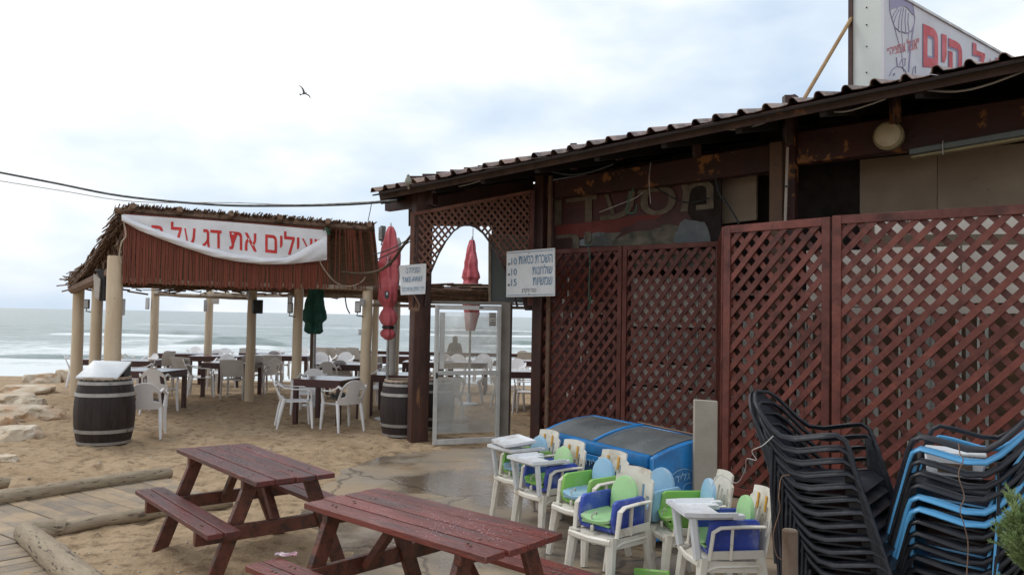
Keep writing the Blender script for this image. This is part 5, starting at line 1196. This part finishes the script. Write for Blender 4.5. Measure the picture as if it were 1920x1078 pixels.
for bo, mm, of, dx in ((.06, 'purple', .004, 0), (.035, 'signred', .008, 1)):
    rtext('ם', (1729+dx, 126), (1757+dx, 128), (1757+dx, 58), (1729+dx, 45), mm, bo, of)
    rtext('י', (1764+dx, 117), (1773+dx, 118), (1773+dx, 67), (1764+dx, 64), mm, bo, of); rtext('ה', (1777+dx, 140), (1802+dx, 140), (1802+dx, 84), (1777+dx, 72), mm, bo, of)
    rtext('ל', (1822+dx, 140), (1845+dx, 140), (1845+dx, 92), (1822+dx, 80), mm, bo, of); rtext('ע', (1850+dx, 150), (1872+dx, 150), (1872+dx, 110), (1850+dx, 104), mm, bo, of)
rtext('״היצמא לצא״', (1664, 104), (1724, 92), (1722, 66), (1662, 88), 'signred', .0, .006)
CN = [(1668, 20), (1667, 2), (1672, -14), (1683, -22), (1695, -20), (1704, -8), (1711, 12), (1715, 36), (1713, 50), (1709, 58), (1703, 62), (1697, 63), (1691, 60), (1686, 60), (1681, 55), (1677, 52), (1673, 40), (1670, 30)]
def line(pts, r=.008, m='purple', nm='drawing_line'):
    MB().tube([rq(*p) for p in pts], r, 4).build(nm, m, RS, world=True, smooth=False)
line(CN+[CN[0]], .006)
MB().prism([rq(*p) for p in [(1668, 20), (1667, 2), (1672, -14), (1683, -22), (1695, -20), (1704, -8), (1711, 14), (1712, 30), (1704, 20), (1697, 13), (1688, 12), (1683, 15), (1676, 16)]], rn*.002).build('parachute_top', 'purple', RS, world=True)
for x0, y0, x1, y1 in ((1683, 16, 1672, 36), (1686, 18, 1675, 45), (1690, 15, 1684, 57), (1694, 15, 1690, 60), (1698, 18, 1698, 62), (1703, 25, 1704, 60)): line([(x0, y0), ((x0+x1)/2-1.5, (y0+y1)/2), (x1, y1)], .004)
line([(1677, 54), (1690, 100), (1694, 135)], .004); line([(1712, 50), (1706, 95), (1703, 135)], .010); line([(1690, 62), (1694, 100)], .003); line([(1703, 62), (1702, 100)], .003)
line([(1667, 143), (1672, 131), (1681, 125), (1690, 126), (1697, 134), (1700, 143)], .006); line([(1680, 108), (1682, 126)], .006); line([(1686, 122), (1690, 112), (1697, 110), (1696, 124)], .006); line([(1710, 140), (1712, 128), (1716, 124), (1716, 138)], .006); line([(1675, 138), (1676, 142)], .012)
t = thing('prop_pole', 'slanting ochre pole bracing the roof sign', 'pole', at(1508, 186, 8.9)); MB().tube([at(1505, 190, 8.7), at(1624, -12, 9.3)], .022, 8).build('pole', 'pole', t, world=True)

# ================================================================== FREEZER
fc = [gp(1016, 805, .76), gp(1215, 855, .76)]; uf = (fc[1]-fc[0]); FL = uf.length+.06; uf.z = 0; uf.normalize(); vf = V((-uf.y, uf.x, 0)); FWd = .64
FZ = thing('ice_cream_freezer', 'blue chest freezer with a curved dusty glass lid in front of the lattice', 'freezer', V((fc[0].x, fc[0].y, 0)), math.atan2(uf.y, uf.x))
def endp(x0, x1, m='freezer', nm='end_panel'):
    pr = [(0, .06), (FWd, .06), (FWd, .88)]
    for k in range(9): a = k/8; pr.append((FWd*(1-a), .88-.13*a**2.0+.0))
    q = MB(); q.prism([(x0, y, z) for y, z in pr], (x1-x0, 0, 0)); return q.build(nm, m, FZ, bevel=.012)
MB().box((FL/2, FWd/2, .40), (FL-.1, FWd-.01, .66)).build('body', 'freezerd', FZ, bevel=.02)
endp(0, .055); endp(FL-.055, FL)
MB().box((FL/2, .0, .715), (FL-.112, .07, .11)).build('front_rim', 'freezer', FZ, bevel=.02, seg=2); MB().box((FL/2, FWd-.03, .855), (FL-.112, .06, .06)).build('back_rim', 'freezer', FZ, bevel=.01)
MB().box((FL/2, -.02, .62), (FL-.1, .02, .07)).build('handle_strip', 'freezer', FZ, bevel=.008)
for k, (x0, x1) in enumerate(((.06, FL/2-.012), (FL/2+.012, FL-.06))):
    MB().sheet(lambda a, b: (x0+(x1-x0)*a, .04+(FWd-.09)*b, .765+.115*(1-(1-b)**2)), 6, 10, .006).build('glass_lid', 'fglass', FZ, ang=70)
MB().tube([(FL/2, .03+(FWd-.07)*b/8, .772+.115*(1-(1-b/8)**2)) for b in range(9)], .014, 6).build('lid_divider', 'freezer', FZ)
MB().tube([(.45*FL, FWd-.03, .90), (FL-.05, FWd-.06, .895)], .009, 5).build('cord', 'dull', FZ)
o_ = mw(FZ)
def fl(x, y, z): return o_ @ V((x, y, z))
letters('logo_lettering', 'הדילג', None, None, None, o_.to_3x3() @ V((1, 0, 0)), 'lblue', FZ, bold=.0, warp=lambda a, b: fl(FL+.003, .18+.22*a, .52+.07*b+.03*a), off=.002)
MB().tube([(FL+.004, .08+.4*k/10, .50+.14*math.sin(k/10*PI*.8)) for k in range(11)], .003, 4).build('logo_swoosh', 'lblue', FZ)
MB().tube([(FL+.004, .40+.08*math.cos(k/10*2*PI), .45+.07*math.sin(k/10*2*PI)) for k in range(11)], .003, 4).build('logo_ring', 'lblue', FZ)
letters('logo_lettering', 'הדילג', None, None, None, o_.to_3x3() @ V((0, -1, 0)), 'lblue', FZ, bold=.0, warp=lambda a, b: fl(FL*.45+.25*a, -.036, .55+.07*b), off=-.004)
# grey slab beside the freezer
a = at(1302, 749, 6.80); b = at(1346, 752, 6.76); t = MB().prism([V((a.x, a.y, 0)), V((b.x, b.y, 0)), V((b.x, b.y, b.z)), V((a.x, a.y, a.z))], (.0, .05, 0))
tag(t.build('cement_slab', 'greyboard', at=V((a.x, a.y, 0)), bevel=.006), 'upright grey cement slab between the freezer and the near fence', 'slab')
# ================================================================== HIGH CHAIRS
HG = 'toddler high chairs in front of the freezer'
def highchair(label, loc, rz, boost='blue', pad='mint', back='mint', tray=True, strips=True, backs=1.0, base=True):
    t = thing('high_chair', label, 'high chair', loc, rz, HG); C = 'cream'
    MB().sheet(lambda a, b: (.235-.42*b-.03*(2*a-1)**2*(1-b), (a-.5)*.40, .405-.035*max(0, .18-b)/.18-.05*max(0, abs(a-.5)-.42)/.08), 10, 8, .014).build('seat', C, t, ang=55)
    MB().tube([(.235, -.19, .378), (.25, 0, .372), (.235, .19, .378)], .012, 6, r2=.024).build('front_skirt', C, t)
    for s in (-1, 1):
        MB().tube([(.20, s*.168, .405), (.215, s*.18, .3), (.25, s*.205, 0)], [.042, .037, .027], 6, r2=[.040, .036, .028]).build('leg', C, t)
        MB().tube([(-.17, s*.168, .405), (-.19, s*.175, .3), (-.25, s*.20, 0)], [.040, .037, .027], 6, r2=[.040, .036, .027]).build('leg', C, t)
        if not base: continue
        MB().tube([(-.20, s*.19, .60), (-.05, s*.20, .605), (.10, s*.20, .60), (.145, s*.2, .575), (.17, s*.195, .40)], [.020, .022, .022, .022, .018], 8, r2=[.010, .011, .011, .012, .012]).build('armrest', C, t)
        MB().tube([(.02, s*.2, .60), (.03, s*.196, .40)], .016, 6, r2=.010).build('arm_strut', C, t)
        MB().beam((-.19, s*.19, .43), (.17, s*.194, .43), .016, .05).build('side_rail', C, t)
        MB().beam((-.18, s*.185, .35), (.20, s*.185, .36), .014, .07).build('side_rail', C, t)
    def bk(a, b):
        u = a*2-1; w_ = .18-.012*b
        if b > .86: w_ -= .03
        return (-.195-.075*b-.018*(1-u*u), u*w_, .40+.40*b+.012*(1-u*u)*b)
    def holes(a, b):
        i = int(a*13); return (i in (3, 9) and .42 < b < .72) or (i in (5, 7) and .26 < b < .66 and i == 5) or (i in (7,) and .3 < b < .6) or (i in (1, 11) and .3 < b < .55)
    if base: MB().sheet(bk, 13, 22, .014, skip=holes).build('backrest', C, t, ang=50)
    if strips:
        for u in (-.36, .30): MB().beam((-.256, u*.18, .665), (-.268, u*.18, .765), .006, .018, up=(0, 1, 0)).build('colour_strip', 'orange', t)
    BB_ = MB().box((-.005, 0, .428), (.33, .262, .014)).build('booster_seat', boost, t, bevel=.004)
    def wallb(pts, nm): MB().prism(pts, (0, .036, 0)).build(nm, boost, BB_, bevel=.013, seg=2)
    for s in (-1, 1):
        y = s*.148-.018; wallb([(-.17, y, .42), (.15, y, .42), (.175, y, .50), (.15, y, .625), (.12, y, .64), (-.15, y, .64), (-.18, y, .62)], 'booster_side')
    MB().prism([(-.17, -.13, .42), (.16, -.13, .42), (.16, .13, .42), (-.17, .13, .42)], (0, 0, .035)).build('booster_liner', boost, BB_, bevel=.008)
    MB().prism([(-.17, -.13, .455), (-.14, -.13, .455), (-.16, -.13, .62), (-.19, -.13, .62)], (0, .26, 0)).build('booster_back', boost, BB_, bevel=.006)
    MB().sheet(lambda a, b: (.185-.30*b+.02*math.sin(a*PI), (a-.5)*.255, .505+.02*(2*a-1)**2-.015*max(0, .2-b)*5), 8, 6, .02).build('seat_pad', pad, BB_, ang=60)
    MB().sheet(lambda a, b: (.175-.05*b, (a-.5)*.25, .475+.0*b), 6, 4, .016).build('seat_pad', pad, BB_, ang=60)
    q = MB(); n = 22; P = []
    for k in range(n):
        a = 2*PI*k/n; P.append((math.cos(a)*.118 if a <= PI else math.copysign(.118, math.cos(a))*(1 if abs(math.cos(a)) > .3 else abs(math.cos(a))/.3), .135*math.sin(a) if a <= PI else .16*max(-1, 2*math.sin(a))))
    q.prism([(-.115-.09*(z+.165), y, .625*backs+z*backs) for y, z in P], (-.034, 0, 0)); q.build('back_pad', back, BB_, bevel=.009, seg=2)
    MB().tube([(.16, .0, .525), (.18, .02, .555), (.19, -.02, .52), (.185, -.01, .45)], .006, 5).build('harness_strap', 'taupe', BB_); MB().box((.195, -.01, .435), (.015, .028, .04)).build('buckle', 'cream', t, bevel=.004)
    if tray:
        def tr(a, b):
            u = a*2-1; x = .33-.34*b; w_ = .215*(1-.12*max(0, .35-b)/.35)
            if b > .55 and abs(u) < .55: x -= 0
            z = .672+(.024 if (abs(u) > .86 or b < .09) else 0); return (x, u*w_, z)
        MB().sheet(tr, 22, 16, .026, skip=lambda a, b: b > .72 and .27 < a < .73).build('tray', 'tray', t, ang=50)
        for s in (-1, 1):
            MB().tube([(.27, s*.175, .66), (.235, s*.165, .405)], .020, 6, r2=.028).build('tray_leg', 'tray', t)
            MB().beam((-.06, s*.185, .668), (.02, s*.19, .668), .05, .03).build('tray_clip', 'tray', t, bevel=.005)
    return t
ang = math.atan2(-.60, -.80)
hc1 = highchair('high chair farthest left with two white trays stacked askew', (.17, 7.66, 0), ang, 'lime', 'lblue', 'lblue', True)
highchair('second high chair from the left, green back pad, blue booster and white tray', (.36, 7.05, 0), ang-.03, 'blue', 'lime', 'mint', True)
highchair('third high chair, green booster with light blue back pad, no tray', (.66, 6.52, 0), ang+.02, 'lime', 'lblue', 'lblue', False)
highchair('fourth high chair, royal blue booster with pale green pads, no tray', (.74, 5.78, 0), ang+.10, 'blue', 'mint', 'mint', False, strips=False)
highchair('green booster high chair behind the rightmost one, its slotted back edge on', (1.30, 5.82, 0), PI+.12, 'lime', 'lime', 'lblue', False, strips=False)
highchair('rightmost high chair with white tray, blue booster and pale green back pad', (1.41, 5.28, 0), PI+.12, 'blue', 'mint', 'mint', True)
highchair('backless high chair wedged in the middle with a wide light blue back pad', (1.07, 6.12, 0), ang+.1, 'lblue', 'lblue', 'lblue', False, strips=False, backs=1.0, base=False)
def tr2(a, b): u = a*2-1; return (.34-.34*b+.05*u, u*.20*(1-.12*max(0, .35-b)/.35), .722+.02*b+(.02 if (abs(u) > .86 or b < .09 or b > .93) else 0))
MB().sheet(tr2, 16, 12, .024).build('spare_tray', 'tray', hc1, ang=50)
# loose booster seat on the ground
c = V((1.0, 5.25, 0)); t = thing('booster_seat', 'loose green and light blue booster seat lying under the high chairs', 'booster seat', c, 2.4)
MB().prism([(0, -.15, .05), (.28, -.15, .05), (.3, -.15, .2), (.02, -.15, .24)], (0, .03, 0)).build('side', 'lime', t, bevel=.01); MB().prism([(0, .12, .05), (.28, .12, .05), (.3, .12, .2), (.02, .12, .24)], (0, .03, 0)).build('side', 'lime', t, bevel=.01)
MB().box((.14, 0, .08), (.28, .24, .04)).build('base', 'blue', t, bevel=.01); MB().sheet(lambda a, b: (.3+.25*b, (a-.5)*.25, .02+.05*math.sin(b*PI)), 8, 6, .02).build('pad', 'lblue', t)
# ================================================================== STACKED CHAIRS
def stackchair(mt, label, group):
    t = thing('stacking_chair', label, 'chair', (0, 0, 0), 0, group); hb = .875
    MB().sheet(lambda a, b: (.24-.42*b, (a-.5)*(.44-.05*b), .43-.03*math.sin(b*PI)*math.sin(a*PI)-.04*max(0, .12-b)/.12), 8, 8, .01).build('seat', mt, t, ang=60)
    def bk(a, b):
        u = a*2-1; w_ = .245-.045*b; top = hb-.10*abs(u)**2.4; z = .44+(top-.44)*b
        return (-.17-.145*b**1.2-.05*(1-u*u), u*w_, z)
    MB().sheet(bk, 12, 10, .012, skip=lambda a, b: b < .35 and (.1 < a < .26 or .74 < a < .9)).build('backrest', mt, t, ang=60)
    for s in (-1, 1):
        MB().tube([(-.352, 0, .872), (-.325, s*.11, .862), (-.300, s*.18, .825), (-.262, s*.22, .77), (-.205, s*.248, .70), (-.15, s*.262, .655), (-.07, s*.27, .645), (.07, s*.272, .665), (.135, s*.27, .67), (.172, s*.265, .645), (.19, s*.262, .59), (.235, s*.262, .35), (.29, s*.265, 0)],
                  [.010, .010, .012, .014, .016, .018, .021, .021, .019, .018, .018, .022, .015], 8, r2=[.010, .010, .012, .012, .012, .011, .009, .009, .010, .012, .013, .012, .010]).build('side_rail', mt, t, ang=60)
        MB().tube([(-.20, s*.225, .60), (-.215, s*.235, .4), (-.215, s*.25, 0)], [.030, .032, .018], 8, r2=[.012, .014, .012]).build('leg', mt, t)
        MB().sheet(lambda a, b: (.19+.05*(1-a)-.09*b*(1-a*.6), s*(.258-.02*b), .60-.25*(1-a)), 5, 3, .008).build('leg_web', mt, t)
    return t
f1 = math.atan2(-.6, .8); f2 = math.atan2(.6, -.8)
ORD = ['top', 'second', 'third', 'fourth', 'fifth', 'sixth', 'seventh', 'eighth', 'ninth', 'tenth', 'eleventh', 'twelfth', 'thirteenth']
def stack(cx, cy, rz, n, pitch, colours, side, tilt, shx):
    for k in range(n):
        i = n-1-k                                   # 0 = top
        col = colours[i] if i < len(colours) else 'b'
        lb = ('topmost black chair' if i == 0 else '%s chair from the top' % ORD[i]+(', bright blue' if col == 'u' else ', black'))+' in the %s stack' % side
        z = k*pitch; off = V((math.cos(rz), math.sin(rz), 0))*(shx*k); loc = (cx+off.x, cy+off.y, z)
        R = Matrix.Rotation(rz+random.uniform(-.012, .012), 3, 'Z') @ Matrix.Rotation(-tilt, 3, 'Y'); e = R.to_euler()
        key = 'b' if col == 'b' else 'u'
        if key not in stk:
            t = stackchair('blackch' if key == 'b' else 'bluech', lb, 'chairs in the %s stack' % side); stk[key] = t; t.location = loc; t.rotation_euler = e; MW[t.name] = Matrix.Translation(loc) @ R.to_4x4()
        else:
            t = dup(stk[key], loc, rot=e, label=lb); t['group'] = 'chairs in the %s stack' % side
stk = {}
stack(1.90, 4.16, f1, 12, .060, 'bbbbbbbbbbbb', 'left', math.radians(4), -.020)
stack(2.28, 4.21, f2, 12, .060, 'bubbbuubbbbb', 'right', math.radians(4), -.002)
# bucket in the right stack
t = thing('plastic_bucket', 'white printed plastic tub sitting among the chairs of the right stack', 'bucket', (2.38, 4.30, 1.10), -.5)
q = MB(); q.prism([(-.13, -.09, 0), (.13, -.09, 0), (.13, .09, 0), (-.13, .09, 0)], (0, 0, .12)); q.v = [V((p.x*(1+p.z*.8), p.y*(1+p.z*.8), p.z)) for p in q.v]; q.build('tub', 'tray', t, bevel=.01)
MB().box((0, 0, .125), (.29, .21, .02)).build('lid', 'tray', t, bevel=.006); MB().box((0, -.098, .05), (.16, .004, .05)).build('printed_label', 'rust', t)
def wpath(pts): return [at(*p) for p in pts]
cable('tie_wire', wpath([(1450, 817, 3.9), (1430, 835, 3.9), (1410, 845, 3.95), (1418, 862, 3.95), (1400, 860, 4.0), (1397, 880, 4.1), (1380, 905, 4.4), (1350, 890, 5.0), (1335, 910, 5.3)]), .0022, 'wcable', 'thin pale wire trailing from the left stack to the high chairs')
cable('tie_wire', wpath([(1480, 890, 3.75), (1465, 895, 3.72), (1460, 930, 3.7), (1462, 955, 3.7), (1450, 1000, 3.7), (1456, 1040, 3.7), (1470, 1050, 3.7)]), .0022, 'dull', 'brown wire tied down the side of the left stack')
cable('tie_wire', wpath([(1797, 832, 3.85), (1800, 850, 3.8), (1806, 862, 3.78), (1797, 890, 3.76), (1808, 930, 3.72), (1800, 955, 3.7), (1808, 985, 3.68), (1815, 1020, 3.66), (1812, 1085, 3.64)]), .0026, 'dull', 'grey wire tied down the side of the right stack')
cable('tie_wire', wpath([(1345, 640, 8.0), (1300, 740, 8.05), (1304, 860, 8.0), (1316, 880, 7.9), (1332, 915, 7.6)]), .004, 'wcable', 'thin white wire hanging along the grey slab') if False else None
# stake
sp = at(1481, 992, 3.05); t = MB().tube([V((sp.x, sp.y, 0)), V((sp.x+.004, sp.y, sp.z*.5)), V((sp.x, sp.y, sp.z-.004)), V((sp.x, sp.y, sp.z))], [.031, .029, .0285, .024], 16)
tag(t.build('rusty_stake', 'rust', at=V((sp.x, sp.y, 0))), 'short weathered round stake in front of the left chair stack', 'stake')
# juniper shrub at the lower right corner
def shrub():
    rn_ = random.Random(5); t = thing('juniper_shrub', 'feathery green juniper shrub in the lower right corner', 'shrub', (2.05, 2.72, 0))
    nd = MB(); tw = MB()
    def leaf(p, d, l, r):
        d = d.normalized(); y = d.cross(V((rn_.uniform(-1, 1), rn_.uniform(-1, 1), .3))).normalized()*r; z = d.cross(y)
        q = p+d*l; nd.add([p+y, p-y*.5+z*.8, p-y*.5-z*.8, q], [(0, 1, 3), (1, 2, 3), (2, 0, 3)])
    def branch(p, d, l, lev):
        n = 5 if lev < 2 else 4; P = [p]; 
        for k in range(n):
            d = (d+V((rn_.uniform(-.25, .25), rn_.uniform(-.25, .25), rn_.uniform(-.12, .18)))*.5).normalized(); P.append(P[-1]+d*l/n)
            if lev < 3:
                for j in range(3 if lev else 3):
                    e = (d+V((rn_.uniform(-1, 1), rn_.uniform(-1, 1), rn_.uniform(-.3, .7)))*.75).normalized(); branch(P[-1], e, l*rn_.uniform(.36, .55), lev+1)
            if lev >= 2:
                for j in range(4):
                    q = P[-2].lerp(P[-1], rn_.random()); e = d+V((rn_.uniform(-1, 1), rn_.uniform(-1, 1), rn_.uniform(-1, 1)))*.55; leaf(q, e, rn_.uniform(.009, .018), .0013)
        tw.tube(P, [.005/(lev+1)]+[.004/(lev+1)]*(n-1)+[.001], 4)
    for b, tgt in (((1.90, 2.72, .90), (1.63, 2.66, 1.10)), ((1.90, 2.72, .84), (1.70, 2.62, .95)), ((1.94, 2.72, .95), (1.80, 2.72, 1.14)), ((1.88, 2.72, .74), (1.66, 2.66, .86))):
        d = V(tgt)-V(b); branch(V(b), d, d.length*.85, 0); tw.tube([V(b), V(b).lerp(V((2.05, 2.72, .45)), .5)+V((.03, 0, 0)), V((2.05, 2.72, .45))], [.005, .008, .012], 5)
    tw.tube([(2.05, 2.72, -.05), (2.06, 2.72, .25), (2.05, 2.72, .48)], [.02, .017, .014], 6)
    tag(nd.build('foliage', 'needle', t, world=True, smooth=False), kind='stuff'); tw.build('stem', 'twig', t, world=True)
shrub()
# ================================================================== BIRDS
def bird(c):
    t = thing('flying_bird', 'dark bird gliding high in the pale sky', 'bird', c, .6)
    q = MB(); q.lathe([(.004, -.17), (.03, -.10), (.045, 0), (.035, .09), (.028, .13), (.004, .18)], 10); q.v = [V((p.z, p.x*.8, p.y)) for p in q.v]; q.build('body', 'bird', t, ang=80)
    for s in (-1, 1):
        MB().sheet(lambda a, b: (.08-.10*a*a-.13*b*(1-.75*a)+.03*math.sin(a*3), s*(.03+.36*a), .02+.10*math.sin(a*1.6)), 8, 4, .006).build('wing', 'bird', t, ang=80)
    MB().prism([(-.14, -.02, 0), (-.27, -.06, 0), (-.25, 0, 0), (-.27, .06, 0), (-.14, .02, 0)], (0, 0, .006)).build('tail', 'bird', t)
    t.rotation_euler = (math.radians(55), math.radians(-25), math.radians(55))
bird(at(570, 176, 34))
c = EL+eu*.62+eup*.08+edir*.1; c = at(765, 347, 11.3); t = thing('perched_bird', 'small grey bird sitting on the left end of the roof edge', 'bird', c, 0)
MB().lathe([(.008, -.01), (.04, .02), (.047, .06), (.036, .095), (.024, .115), (.024, .135), (.006, .155)], 12).build('body', 'birdg', t, ang=80); MB().tube([(.0, -.02, .125), (0, -.05, .12)], [.008, .001], 5).build('beak', 'black', t)
for s in (-1, 1): MB().tube([(s*.012, 0, .01), (s*.012, 0, -.05)], .004, 4).build('leg', 'dull', t)
MB().prism([(-.015, .03, .01), (.015, .03, .01), (.012, .09, -.05), (-.012, .09, -.05)], (0, 0, .006)).build('tail', 'birdg', t)
print('objects', len(bpy.data.objects), 'tris', sum(len(m.polygons)*2 for m in bpy.data.meshes))
